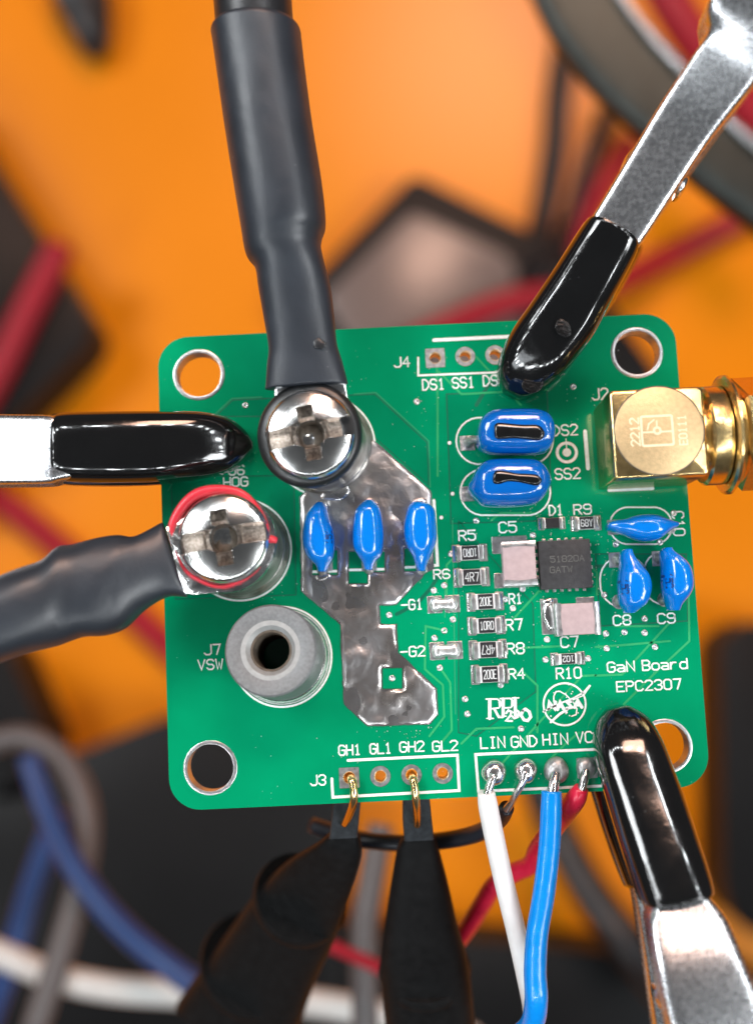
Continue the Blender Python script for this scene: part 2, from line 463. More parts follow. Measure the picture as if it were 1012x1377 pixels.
def slab(name, poly, z0, z1, m, label, cat, r=6.0, group=None, parent=None):
    """A box-like thing with a rounded outline: its photographed corners taken at its own top height."""
    pts = [Vector(p) for p in pxpoly(poly, z1)]
    lp = []
    n = len(pts)
    for i in range(n):
        a, c, b = pts[i - 1], pts[i], pts[(i + 1) % n]
        d1, d2 = (a - c), (b - c)
        rr = min(r, d1.length * .45, d2.length * .45)
        p, q = c + d1.normalized() * rr, c + d2.normalized() * rr
        for j in range(6):
            t = j / 5
            lp.append((p * (1 - t) ** 2 + c * 2 * t * (1 - t) + q * t * t))
    cen = sum(lp, Vector((0, 0))) / len(lp)
    rings = []
    for dz, ins in ((z0, 0), (z1 - 1.5, 0), (z1 - .4, .4), (z1, 1.5)):
        rings.append([(p.x + (cen - p).normalized().x * ins, p.y + (cen - p).normalized().y * ins, dz) for p in lp])
    return obj(name, skin(rings), m, parent, auto=35, label=label, cat=cat, group=group)

# tablet-like instrument with a grey screen
tb = empty('display_unit', P(600, 400, ZD), 'black framed display unit with a grey screen lying on the orange desk', 'display')
slab('housing', [(556, 232), (770, 338), (900, 520), (560, 700), (375, 420)], ZD, ZD + 14, M['device'], None, None, 5, parent=tb)
slab('screen', [(553, 283), (690, 345), (720, 520), (560, 600), (432, 400)], ZD + 13, ZD + 15.5, M['screen'], None, None, 5, parent=tb)
slab('black_case', [(-90, 90), (-8, 222), (134, 446), (10, 572), (-120, 700)], ZD, ZD + 26, M['device'],
     'black case with a rounded corner and a red lead across it', 'case', 9)
slab('instrument_box', [(60, 1030), (225, 962), (440, 1000), (470, 1100), (455, 1420), (-80, 1430), (-60, 1090)], ZD, ZD + 30, M['device'],
     'black instrument box under the looped grey and blue cables', 'box', 8)
slab('tool_box', [(380, 1262), (640, 1262), (905, 1288), (1060, 1330), (1060, 1460), (380, 1460)], ZD, ZD + 25, M['device'],
     'flat black box below the white and blue soldered wires', 'box', 6)
slab('power_brick', [(968, 860), (1010, 832), (1120, 860), (1120, 1270), (1000, 1255), (972, 1205)], ZD, ZD + 30, M['device'],
     'black power brick standing on the desk beside the VCC clip', 'power brick', 6)
slab('dark_case', [(-60, 850), (8, 866), (66, 1000), (40, 1080), (-60, 1080)], ZD, ZD + 30, M['device'],
     'black case beside the looped grey cable', 'case', 5)
obj('plug_handle', loft([(62, -40, 118, -70, ZD + 14, 10), (70, 0, 146, -20, ZD + 12, 13), (92, 40, 152, 25, ZD + 9, 14), (108, 68, 148, 58, ZD + 8, 12), (122, 80, 140, 76, ZD + 7, 5)], 4, 2.2, 20),
    M['plug_streak_black'], smooth=True, label='dark rounded plug handle resting on the open orange desk', cat='plug')

def lead(name, path, w_px, m, label, cat='cable', group=None):
    pts = pxpath(path)
    u, v, z = path[len(path) // 2]
    return obj(name, tube(pts, w_px / 2 / PXMM(u, v, z), 6, 14), m, smooth=True, label=label, cat=cat, group=group)

lead('test_lead', [(150, 215, ZD + 30), (84, 330, ZD + 31), (40, 415, ZD + 31), (-5, 505, ZD + 31), (-60, 600, ZD + 31)][1:], 40, M['lead_red'], 'red test lead crossing the black case with the rounded corner')
lead('test_lead', [(-60, 630, ZD + 4), (10, 680, ZD + 4), (70, 728, ZD + 4), (140, 790, ZD + 4), (225, 868, ZD + 4), (320, 960, ZD + 4)], 40, M['lead_red'], 'red test lead on the desk under the cable with the red washer')
lead('test_lead', [(520, 480, ZD + 20), (590, 445, ZD + 20), (690, 405, ZD + 21), (800, 390, ZD + 16), (900, 345, ZD + 6), (1000, 292, ZD + 6), (1090, 250, ZD + 6)], 34, M['lead_red'], 'red test lead running past the display unit beneath the J4 clip')
lead('test_lead', [(870, -60, ZD + 60), (905, 10, ZD + 60), (945, 70, ZD + 60), (1000, 140, ZD + 60), (1060, 200, ZD + 60)], 60, M['lead_red'], 'thick red lead seen behind the bent steel arm')
lead('test_lead', [(850, 190, ZD + 4), (810, 255, ZD + 4), (775, 330, ZD + 4), (745, 420, ZD + 4)], 30, M['lead_red'], 'thin red lead on the desk between display unit and bent arm')
lead('cable_or_streak', [(775, -40, ZD + 5), (752, 110, ZD + 5), (745, 200, ZD + 5), (728, 300, ZD + 5), (700, 420, ZD + 18)], 36, M['plug_streak_black'], 'thin black cable beside the display unit and bent steel arm')  # black tube standing in for a cable's shadow on the desk
lead('cable_or_streak', [(820, 140, ZD + 5), (790, 220, ZD + 5), (765, 300, ZD + 5), (735, 380, ZD + 18)], 26, M['plug_streak_black'], 'thinner black cable between the display unit and red lead')  # second black tube drawn in place of a shadow streak
lead('cable_or_streak', [(720, 1040, ZD + 30), (745, 1110, ZD + 30), (790, 1195, ZD + 40), (850, 1275, ZD + 50), (930, 1370, ZD + 50)], 55, M['plug_streak_black'], 'black cable slanting across the desk beside the blue soldered wire')  # black tube laid along the slanting dark band
lead('cable_or_streak', [(-40, 1010, -122), (30, 992, -120), (85, 1022, -118), (115, 1085, -114), (112, 1170, -110), (85, 1270, -106), (45, 1390, -102)], 34, M['lead_grey'], 'looped grey cable hanging over the black instrument box')
lead('cable_or_streak', [(40, 1020, -114), (62, 1085, -110), (100, 1165, -104), (160, 1242, -98), (235, 1305, -92), (300, 1350, -90)], 34, M['lead_blue'], 'blue cable hanging beside the grey loop')
lead('cable_or_streak', [(80, 1090, -135), (45, 1190, -135), (15, 1290, -135), (-25, 1400, -135)], 34, M['lead_blue'], 'dim blue cable hanging behind the white cable')
lead('cable_or_streak', [(-60, 1262, -112), (0, 1283, -110), (70, 1312, -108), (150, 1329, -106), (250, 1336, -106), (390, 1345, -106), (520, 1366, -106), (640, 1400, -106)], 36, M['lead_white'], 'thick white cable passing behind the test hooks')
lead('ribbon_lead', [(512, 1110, -80), (500, 1180, -78), (489, 1260, -76), (492, 1400, -74)], 36, M['lead_grey'], 'grey lead hanging between the two test hooks')
lead('thin_lead', [(405, 1335, -66), (420, 1290, -66), (440, 1272, -66), (475, 1285, -66), (530, 1310, -66)], 17, M['lead_red'], 'thin dark red lead bent over the grey lead')

# bent steel arm of the clip stand, out of focus behind the upper clip
arm = empty('stand_arm', P(860, 150, -70), 'wide bent steel arm curving behind the clip of the J4 header', 'arm')
obj('band', loft([(690, -70, 800, -70, -85, 5), (716, 0, 838, 0, -85, 5), (748, 62, 878, 50, -85, 5), (800, 128, 925, 100, -85, 5), (872, 195, 975, 158, -85, 5), (950, 262, 1040, 215, -85, 5), (1040, 330, 1120, 275, -85, 5)], 5, 5, 24),
    M['steel_dark'], arm, auto=40)
for dx in (2,):
    obj('rim_highlight', tube(pxpath([(800, -70, -82), (838, 0, -82), (876, 50, -82), (923, 100, -82), (974, 158, -82), (1040, 215, -82), (1120, 275, -82)]), 0.9, 6, 12), M['steel'], arm, smooth=True)  # brighter tube added as the highlight line along the band's edge

# ------------------------------------------------------------------ the circuit board
HX, HY = 22.0, 19.75
pcb = empty('circuit_board', (0, 0, -1.6), 'green circuit board with blue capacitors and white print held in steel clips', 'circuit board')

MH = [(265, 503), (856, 475), (284, 1032), (893, 1005)]
MH = [(-18.55, 16.4), (18.62, 16.45), (-18.58, -16.43), (18.58, -16.4)]
J4 = [(1.56 + 2.54 * i, 16.845) for i in range(3)]
J3 = [(-7.277 + 2.54 * i, -17.744) for i in range(4)]
JB = [(4.467 + 2.54 * i, -17.84) for i in range(4)]
outline = rrect(-HX, -HY, HX, HY, 2.6, 10)
holes = [circle(x, y, 1.98, 48) for x, y in MH] + [circle(x, y, 0.52, 20) for x, y in J4 + J3 + JB]
g = plate(outline, holes, -1.6, 0.0)
nface = len(g[1])
mi = []
for f in g[1]:
    zs = {round(g[0][i][2], 3) for i in f}
    mi.append(1 if len(zs) > 1 else 0)
obj('substrate', (g[0], g[1], mi), [M['mask'], M['fr4']], pcb)

def ring_flat(x, y, ri, ro, z0, z1, N=48): return lathe((x, y, 0), (0, 0, 1), [(ri, z0), (ri, z1), (ro, z1), (ro, z0 + .01)], N)
for x, y in MH:
    obj('mounting_hole', lathe((x, y, 0), (0, 0, 1), [(1.9, -1.62), (1.9, .035), (1.96, .05), (2.16, .05), (2.2, .03), (2.2, .004), (1.975, .004), (1.975, -1.62)], 56),
        M['hasl'], pcb, auto=40)
def pin_pad(x, y, square):
    if square:
        o = obj('pin_pad', plate(rrect(x - .82, y - .82, x + .82, y + .82, .08, 3), [circle(x, y, .47, 20)], 0.003, .045), M['hasl'], pcb)
    else:
        o = obj('pin_pad', ring_flat(x, y, .47, .83, .003, .045, 32), M['hasl'], pcb, auto=40)
    obj('hole_wall', lathe((x, y, 0), (0, 0, 1), [(.46, -1.6), (.46, .047), (.515, .047), (.515, -1.6)], 24), M['brass'], o, smooth=True)
for i, (x, y) in enumerate(J4): pin_pad(x, y, i == 0)
for i, (x, y) in enumerate(J3): pin_pad(x, y, i == 0)
for i, (x, y) in enumerate(JB): pin_pad(x, y, i == 3)

# tinned copper plane with its cut-outs
plane_out = [(487, 578), (579, 660), (581, 690), (583, 765), (571, 772), (533, 813), (510, 814), (511.5, 839), (533, 839), (535, 877), (587, 926),
             (588.5, 961), (578, 974), (494, 977), (462, 947), (457, 840), (451, 834), (405, 795), (403, 668), (432, 640)]
plane_holes = [[(514, 898.6), (540.6, 898), (540.6, 926), (514, 926.5)], [(420, 740), (453.5, 740), (453.5, 773), (420, 773)],
               [(469, 742), (517, 742), (517, 769), (494, 769), (494, 784.6), (469, 784.6)], [(543.6, 738), (565, 738), (565, 768), (543.6, 768)]]
def dense(poly, step=7.0):
    out = []
    for i, a in enumerate(poly):
        b = poly[(i + 1) % len(poly)]
        n = max(1, int(math.dist(a, b) / step))
        out += [(a[0] + (b[0] - a[0]) * t / n, a[1] + (b[1] - a[1]) * t / n) for t in range(n)]
    return out
rj = random.Random(3)
po = [(u + rj.uniform(-.7, .7), v + rj.uniform(-.7, .7)) for u, v in dense(plane_out)]
obj('tinned_plane', plate(pxpoly(po), [pxpoly(h) for h in plane_holes], .006, .075), M['plane'], pcb)
# solder ripples and streaks left on the plane
def blob(name, cx, cy, rx, ry, h, m, parent, z0=0.0, ang=0.0, N=20, wob=0.12, seed=0, prof=((1, 0), (1, .28), (.9, .6), (.68, .85), (.36, .97), (.05, 1))):
    rn = random.Random(seed); ph = [rn.uniform(0, 6.3) for _ in range(3)]
    rings = []
    ca, sa = math.cos(ang), math.sin(ang)
    for s, hh in prof:
        ring = []
        for j in range(N):
            t = 2 * math.pi * j / N
            w = 1 + wob * (math.sin(2 * t + ph[0]) + math.sin(3 * t + ph[1]) + .5 * math.sin(5 * t + ph[2])) / 2.5
            x, y = rx * s * w * math.cos(t), ry * s * w * math.sin(t)
            ring.append((cx + x * ca - y * sa, cy + x * sa + y * ca, z0 + h * hh))
        rings.append(ring)
    return obj(name, skin(rings), m, parent, smooth=True)
for k, (u, v, rx, ry, a, h) in enumerate([(452, 662, 1.4, .7, .2, .2), (498, 682, .7, .45, 0, .25), (562, 676, .7, .4, 0, .25), (432, 680, .6, .4, 0, .25), (434, 776, .6, .3, .2, .15)]):
    p = P(u, v); blob('solder_ripple', p.x, p.y, rx, ry, h, M['plane'], pcb, .068, a, 20, .22, k)

# the frozen solder itself: a lumpy skin that sinks below the plate along every edge
segs = []
for lp in [plane_out] + plane_holes:
    q = [Vector(t) for t in pxpoly(lp)]
    segs += [(q[k], q[(k + 1) % len(q)]) for k in range(len(q))]
def edge_dist(x, y):
    """Signed distance to the outline: positive inside the metal."""
    best = 1e9; ins = False
    for a_, b_ in segs:
        dx, dy = b_.x - a_.x, b_.y - a_.y
        t = max(0.0, min(1.0, ((x - a_.x) * dx + (y - a_.y) * dy) / (dx * dx + dy * dy)))
        ex, ey = x - a_.x - t * dx, y - a_.y - t * dy
        best = min(best, ex * ex + ey * ey)
        if (a_.y > y) != (b_.y > y) and x < dx * (y - a_.y) / dy + a_.x: ins = not ins
    return math.sqrt(best) if ins else -math.sqrt(best)
xs = [t.x for t, _ in segs]; ys = [t.y for t, _ in segs]
ST = .15
nx, ny = int((max(xs) - min(xs)) / ST) + 1, int((max(ys) - min(ys)) / ST) + 1
idx = {}; V = []; F = []
for iy in range(ny + 1):
    for ix in range(nx + 1):
        x, y = min(xs) + ix * ST, min(ys) + iy * ST
        d = edge_dist(x, y)
        if d < -.01: continue
        e_ = min(1.0, d / .34); e_ = e_ * e_ * (3 - 2 * e_)
        h = noise.noise((x * .50, y * .42, 3.1)) * .20 + noise.noise((x * 1.15, y * .95, 7.7)) * .08 + noise.noise((x * 2.3, y * 1.7, 5.2)) * .014 + (1 - abs(noise.noise((x * .75 + 9, y * .6, 1.7))) * 2) * .035
        idx[ix, iy] = len(V); V.append((x, y, min(.30, .05 + e_ * (.075 + h) * .9)))
for iy in range(ny):
    for ix in range(nx):
        q = [idx.get(t) for t in ((ix, iy), (ix + 1, iy), (ix + 1, iy + 1), (ix, iy + 1))]
        if None not in q: F.append(tuple(q))
obj('solder_skin', (V, F), M['skin'], pcb, smooth=True)
# broad copper areas under the mask, a hair above the bare laminate
for poly in ([(290, 560), (313, 538), (504, 530), (574, 595), (576, 652), (488, 575), (430, 560)], [(230, 640), (395, 640), (398, 800), (236, 806)],
             [(616, 700), (716, 812), (720, 930), (640, 990), (616, 985)], [(800, 745), (922, 745), (924, 835), (806, 842)], [(600, 530), (735, 524), (742, 700), (606, 704)]):
    obj('copper_area', plate(pxpoly(poly), [], .001, .0055), M['pour_area'], pcb)
    q = pxpoly(poly); obj('mask_gap', strip(q, .11, .0085, True), M['dark_trace'], pcb)
# specks of dried flux and dust, too small to pick apart
rq = random.Random(21); V = []; F = []
for (u0, v0_, su, sv, n) in ((735, 700, 30, 12, 70), (700, 800, 40, 30, 60), (800, 750, 14, 30, 60), (620, 840, 30, 40, 60), (790, 880, 30, 30, 40), (560, 560, 30, 30, 22), (480, 1000, 40, 20, 14),
                             (560, 985, 40, 8, 26), (700, 1045, 50, 12, 30), (700, 600, 120, 80, 30), (400, 800, 40, 20, 24), (640, 760, 60, 60, 50), (300, 620, 40, 20, 14), (780, 530, 40, 20, 16)):
    for _ in range(n):
        p = P(rq.gauss(u0, su), rq.gauss(v0_, sv)); r = rq.choice((.025, .03, .04, .06)); k = len(V); a = rq.uniform(0, 6)
        if abs(p.x) > 21 or abs(p.y) > 18.8: continue
        for q in range(3): V.append((p.x + r * rq.uniform(.6, 1.6) * math.cos(a + 2.1 * q), p.y + r * rq.uniform(.6, 1.6) * math.sin(a + 2.1 * q), .034))
        V.append((p.x, p.y, .034 + r)); F += [(k, k + 1, k + 3), (k + 1, k + 2, k + 3), (k + 2, k, k + 3)]
obj('dust', (V, F), M['residue'], pcb, kind='stuff')
# traces and copper edges under the mask
def line(name, pts, w, m, z=.012, px=True, closed=False, parent=None):
    q = [(P(u, v).x, P(u, v).y) for u, v in pts] if px else pts
    return obj(name, strip(q, w, z, closed), m, parent or pcb)
for pts in ([(587, 492), (588, 545), (588, 640), (597, 790)][:3], [(598, 848), (572, 842), (571, 900), (595, 921), (597, 964), (577, 990)], [(592, 899), (605, 918), (607, 982), (592, 1000)],
            [(800, 908), (782, 909), (744, 950), (706, 992), (676, 1025)], [(925, 792), (926, 862), (880, 905), (838, 947)], [(898, 839), (836, 907), (800, 908.5)],
            [(705, 871), (752, 869)], [(690, 832), (724, 795)], [(740, 1020), (760, 1000), (778, 985)], [(826, 842), (885, 842)], [(614, 745), (600, 760), (600, 800)], [(680, 905), (704, 905), (722, 922), (722, 985)], [(660, 700), (672, 690), (720, 690), (730, 700)], [(792, 760), (802, 770), (802, 800)], [(640, 480), (700, 545)], [(590, 500), (620, 530), (735, 524)],
            [(800, 870), (830, 868), (900, 862)], [(620, 1000), (640, 980), (690, 978)]):
    line('trace', pts, .17, M['trace'])
for pts in ([(286, 560), (312, 536), (352, 534)], [(476, 530), (505, 528), (576, 593), (578, 655)], [(598, 790), (598, 830)], [(226, 660), (238, 640)], [(608, 700), (612, 960)]):
    line('copper_edge', pts, .10, M['pour'])
for pts in ([(533, 826), (560, 812), (578, 792), (592, 770)], [(640, 545), (655, 520), (680, 505)], [(800, 762), (826, 760)], [(650, 780), (640, 770)]):
    line('mask_gap', pts, .30, M['dark_trace'], .010)

# vias: one shape, copied
v0 = None
VIAS = [(583, 794), (597, 787), (608.7, 833), (597, 848), (583.8, 858), (591, 898), (523, 827), (527, 912), (814, 852), (839, 850), (866, 832), (866, 851), (733, 887),
        (790, 885.5), (672.7, 921), (678.5, 806), (702, 792), (827.5, 732), (886.7, 729), (689, 818), (716, 720), (812, 800), (606, 745), (640, 700), (905, 690), (770, 520), (700, 980), (735, 860), (560, 540), (330, 545), (250, 600), (625, 940), (628, 960), (815, 872), (880, 870)]
for u, v in VIAS:
    p = P(u, v)
    if v0 is None:
        v0 = obj('via', lathe((0, 0, -1.6), (0, 0, 1), [(.02, 1.605), (.10, 1.606), (.13, 1.66), (.24, 1.65), (.27, 1.605)], 16, False), M['hasl'], pcb, smooth=True)
        ORG[v0.name] = ORG[pcb.name]
        v0.data.transform(Matrix.Translation((0, 0, 0)))
        o = v0
    else:
        o = v0.copy(); COL.objects.link(o); o.parent = pcb
    o.location = (p.x * S, p.y * S, 0)

# printed outlines and lettering
SZ = .030
def silk_line(pts, w=.17, closed=False): return line('printed_outline', pts, w, M['silk'], SZ, True, closed)
silk_line([(583, 457.5), (700, 452)], .3)
silk_line([(562, 481), (562, 505), (690, 500)], .17)
silk_line([(467.6, 1022.5), (614.6, 1015.4), (617, 1063), (447.4, 1072), (446, 1047)], .22)
silk_line([(850, 1005.5), (639, 1014.5), (643, 1064), (850, 1055)], .22)
silk_line([(583, 673), (588, 760), (574, 761)], .25)
silk_line([(786, 580), (790, 630)], .32); silk_line([(818, 659.5), (877, 657)], .25)
silk_line([(420, 769), (453, 768)], .22); silk_line([(470, 766.5), (516, 765.5)], .22); silk_line([(545, 763), (566, 762)], .22)
def stadium(cx, cy, w, h, ang=0.0):
    pts = []
    r = min(w, h) / 2
    for k in range(26):
        a = 2 * math.pi * k / 26
        dx = (w / 2 - r) * (1 if math.cos(a) >= 0 else -1); dy = (h / 2 - r) * (1 if math.sin(a) >= 0 else -1)
        pts.append((cx + dx + r * math.cos(a), cy + dy + r * math.sin(a)))
    return pts
for cu, cv, w, h in ((678, 593, 130, 63), (679, 662, 121, 62), (861, 707, 84, 50), (838, 782, 64, 70), (893, 777, 56, 72)):
    silk_line(stadium(cu, cv, w, h), .13, True)
for u, v in ((604, 595.6), (608, 664), (593, 696)):
    p = P(u, v); obj('printed_dot', lathe((p.x, p.y, 0), (0, 0, 1), [(.16, 0.004), (.16, SZ)], 14, False), M['silk'], pcb)

def label(txt, u, v, wpx, hpx, ang=0.0, lw=.145, bold=None):
    lw = .122
    p = P(u, v); s = PXMM(u, v)
    w, h = wpx / s - lw, hpx / s - lw
    return obj('printed_label', text_geo(txt, p.x, p.y, w, h, lw, SZ, ang), M['silk'], pcb)
for a in (('J4', 540, 487, 22, 15), ('DS1', 582.5, 517, 31, 16), ('SS1', 622.5, 514.5, 31, 16), ('DS2', 664, 511.5, 31, 16), ('J2', 806, 530, 23, 17),
          ('DS2', 759, 578.5, 35, 16), ('SS2', 762.5, 637, 35, 16), ('D1', 747, 686, 20, 15), ('R9', 782.5, 685, 25, 15), ('C5', 682, 709, 25, 16), ('R5', 627.5, 720, 24, 15),
          ('R6', 593.5, 772, 23, 14), ('R1', 692.5, 805, 19, 15), ('R7', 690.5, 840, 24, 16), ('R8', 692.5, 872, 25, 16), ('R4', 694, 906, 23, 15), ('C7', 765, 863, 25, 16),
          ('R10', 764, 905, 35, 16), ('C8', 835.5, 834, 25, 15), ('C9', 895, 831.5, 25, 15), ('-G1', 553.5, 813, 30, 15), ('-G2', 554.5, 876, 34, 15),
          ('GaN', 834, 896.5, 38, 15), ('Board', 893, 893.5, 62, 15), ('EPC2307', 871.5, 921.5, 88, 15), ('LIN', 662, 998.5, 34, 16), ('GND', 704, 997, 36, 16), ('HIN', 746, 994, 35, 16), ('VCC', 791, 991, 36, 16),
          ('GH1', 470, 1008.5, 31, 15), ('GL1', 511.5, 1006.5, 30, 15), ('GH2', 553.5, 1004, 34, 15), ('GL2', 598, 1003, 35, 15), ('J3', 427.5, 1049, 22, 15),
          ('J7', 285.5, 873.5, 23, 15), ('VSW', 283, 893.5, 35, 15), ('J6', 318, 632, 22, 15), ('HOG', 317, 648, 34, 14)):
    label(*a)
label('C10', 911.5, 704, 34, 17, -math.pi / 2)
# the round mark between DS2 and SS2
p = P(761.5, 608.5)
obj('printed_symbol', merge(ring_flat(p.x, p.y, .68, .93, .004, SZ, 40), lathe((p.x, p.y, 0), (0, 0, 1), [(.36, 0.004), (.36, SZ)], 24, False),
    strip([(p.x, p.y + .3), (p.x, p.y + 1.15)], .09, SZ + .003)), M['silk'], pcb, label='white printed round symbol of a ring round a dot')

# the serif RPI mark with the figures 2 0 0 hung on it
def wline(parts, pts, w, q): parts.append(strip([(P(u, v).x, P(u, v).y) for u, v in pts], w, SZ + .002 * (q % 4)))
parts = []; q = 0
for pts, w in (([(658, 941), (658, 966)], .27), ([(654, 966), (663, 966)], .10), ([(653, 940), (668, 940), (672, 943), (673, 948), (670, 952), (659, 953)], .12), ([(671, 943), (671.5, 950)], .16),
               ([(664, 953), (670, 964), (675, 964)], .20), ([(676, 940), (676, 963)], .26), ([(672, 939.5), (685, 939), (689, 942), (689.5, 948), (686, 951.5), (677, 952)], .12), ([(688, 942), (688, 949)], .16),
               ([(672, 963), (680, 963)], .10), ([(692, 939), (692.5, 962)], .26), ([(688, 938.5), (697, 938.5)], .10), ([(680, 959), (683, 955), (687, 957), (686, 962), (680, 969), (688, 969.5)], .17),
               ([(690, 958), (694, 955), (697, 957), (696, 964), (691, 966), (688, 963)], .15), ([(702, 956), (706, 953.5), (711, 957), (713, 964), (709, 969), (704, 968), (700, 962), (702, 956)], .24), ([(695, 962), (702, 958)], .18)):
    wline(parts, pts, w, q); q += 1
obj('printed_emblem', merge(*parts), M['silk'], pcb, label='white printed serif letter emblem with small figures')
# the round space-agency mark
parts = []; q = 0
cx, cy, r = 758.5, 947, 28.3
ringp = [(cx + r * math.cos(2 * math.pi * k / 40), cy + r * math.sin(2 * math.pi * k / 40)) for k in range(40)]
parts.append(strip([(P(u, v).x, P(u, v).y) for u, v in ringp], .15, SZ, True))
for pts, w in (([(737, 953), (738, 944), (745, 953), (746, 944)], .28), ([(749, 954), (752.5, 944), (757, 953)], .28), ([(768, 943), (762, 944.5), (766, 948.5), (768, 951), (761, 952.5)], .24),
               ([(772, 951), (776, 941.5), (781.5, 951)], .28), ([(750, 950.5), (756, 950)], .18), ([(773, 948.5), (780, 948.5)], .18),
               ([(740, 971), (752, 960), (762, 954)], .2), ([(757, 953), (761, 958)], .2), ([(730, 957), (738, 953), (752, 946), (770, 939), (784, 931), (792, 922)], .14), ([(770, 941), (784, 935), (793, 922)], .10),
               ([(744, 944), (744, 936), (747, 930), (752, 929.5), (760, 934), (770, 944), (775, 953), (774, 961), (768, 963)], .10)):
    wline(parts, pts, w, q); q += 1
rn = random.Random(11)
for k in range(26):
    a, rr = rn.uniform(0, 6.28), rn.uniform(8, 25)
    u, v = cx + rr * math.cos(a), cy + rr * math.sin(a)
    if 939 < v < 956: continue
    pp = P(u, v); parts.append(lathe((pp.x, pp.y, 0), (0, 0, 1), [(rn.uniform(.04, .075), .004), (.04, SZ)], 6, False))
obj('printed_emblem', merge(*parts), M['silk'], pcb, label='white printed round emblem with letters, orbit and swoosh')

# ------------------------------------------------------------------ surface-mount parts
def mm_box(x0, y0, x1, y1):
    """Pixel rectangle -> centre and size on the board in mm."""
    a, b = P((x0 + x1) / 2, (y0 + y1) / 2), PXMM((x0 + x1) / 2, (y0 + y1) / 2)
    return a.x, a.y, (x1 - x0) / b, (y1 - y0) / b

def resistor(name, rect, txt, flip=False, body=M['alumina'], top=M['black_glass'], cover=.50, h=.5, lab=None, tw=.8):
    cx, cy, w, d = mm_box(*rect)
    pads = .0
    e = empty(name, (cx, cy, 0)); e.parent = pcb; e.location = Vector((cx, cy, 1.6)) * S
    bw = w * .82
    obj('body', rbox(cx, cy, .05, h, bw, d * .86, .05, .04), body, e, auto=40)
    for s in (-1, 1):
        obj('end_cap', rbox(cx + s * bw * .41, cy, .045, h + .035, bw * .19, d * .885, .07, .06), M['hasl'], e, auto=40)
        obj('pad', rbox(cx + s * w * .415, cy, .004, .05, w * .25, d * 1.04, .06, .01), M['hasl'], e)
        # sloping solder fillet
        x0, x1 = cx + s * bw * .5, cx + s * w * .52
        V = []; F = []
        for k, (fx, fz) in enumerate(((0, h * .86), (.25, h * .5), (.55, h * .26), (1, .055))):
            for j in range(5):
                y = cy + (j / 4 - .5) * d * (.84 + .16 * fx)
                V.append((x0 + (x1 - x0) * fx - s * .02, y, max(.05, fz * (1 - .25 * abs(j - 2) / 2)) + random.uniform(-.015, .015)))
        for k in range(3):
            for j in range(4): F.append((k * 5 + j, k * 5 + j + 1, k * 5 + j + 6, k * 5 + j + 5))
        obj('solder_joint', (V, F), M['solder'], e, smooth=True)
    obj('coating', rbox(cx, cy, h - .02, h + .022, w * cover, d * .82, .03, .012), top, e)
    if txt:
        obj('marking', text_geo(txt, cx, cy, w * cover * tw, d * .46, .066, h + .027, math.pi if flip else 0.0), M['mark'], e)
    if lab: e['label'] = lab
    return e
resistor('resistor', (609, 732.6, 653, 755), '10R0', True)
resistor('resistor', (611, 764, 656, 788.5), '4R7')
resistor('resistor', (628.6, 797, 675, 821), '200E', cover=.43)
resistor('resistor', (630, 829.5, 677, 853), '10R0', cover=.47)
resistor('resistor', (631.6, 861, 679, 886), '4R7', True, cover=.45)
resistor('resistor', (634.6, 894, 680.6, 919), '200E', cover=.46)
resistor('resistor', (741, 877.5, 784, 894), '102', True, cover=.42, h=.4)
resistor('resistor', (768, 694, 806, 713.5), '68Y', cover=.50, h=.4)
resistor('diode', (724, 696, 758, 712), None, cover=.62, body=M['black_glass'], h=.55, lab='tiny black diode')

def ceramic(rect, horizontal, h, pads):
    cx, cy, w, d = mm_box(*rect)
    e = empty('ceramic_capacitor', (cx, cy, 0)); e.parent = pcb; e.location = Vector((cx, cy, 1.6)) * S
    # slightly waisted top: a shallow grid
    obj('body', rbox(cx, cy, .08, h, w * (.94 if horizontal else .97), d * (.97 if horizontal else .94), .08, .06), M['pink'], e, auto=40)
    for s in (-1, 1):
        n = 9; V = []; F = []
        L_ = (w if horizontal else d) / 2; Wd = (d if horizontal else w)
        for j in range(n):
            t = j / (n - 1) - .5
            inn = .20 + .34 * (abs(t) * 2) ** 3 * .6
            for k, (a, z) in enumerate(((L_ - inn - (.16 if abs(t) < .49 else .0) - .12, h + .02), (L_ - .07, h + .045), (L_, h - .05), (L_ + .02, .03))):
                x, y = (s * a, t * Wd * 1.02) if horizontal else (t * Wd * 1.02, s * a)
                V.append((cx + x, cy + y, z))
        for j in range(n - 1):
            for k in range(3): F.append((j * 4 + k, j * 4 + k + 1, j * 4 + k + 5, j * 4 + k + 4))
        obj('end_cap', (V, F), M['hasl'], e, smooth=True)
    for q, (a, b, c, d2) in enumerate(pads):
        x, y, pw, pd = mm_box(a, b, c, d2)
        obj('pad', rbox(x, y, .004, .05, pw, pd, .05, .02), M['hasl'], e)
    return e
ceramic((673.5, 728, 718, 789), False, 1.25, [(661, 721, 708, 744), (664, 770, 716, 790)])
ceramic((743, 811, 803, 854), True, 1.25, [(727, 805, 750, 853), (774, 803, 798, 818)])
pp = P(737, 828); blob('solder_ripple', pp.x, pp.y, .5, 1.2, .35, M['solder'], pcb, .04, .05, 18, .2, 5)
pp = P(736, 809); blob('solder_ripple', pp.x, pp.y, .55, .3, .3, M['solder'], pcb, .04, .05, 18, .2, 6)

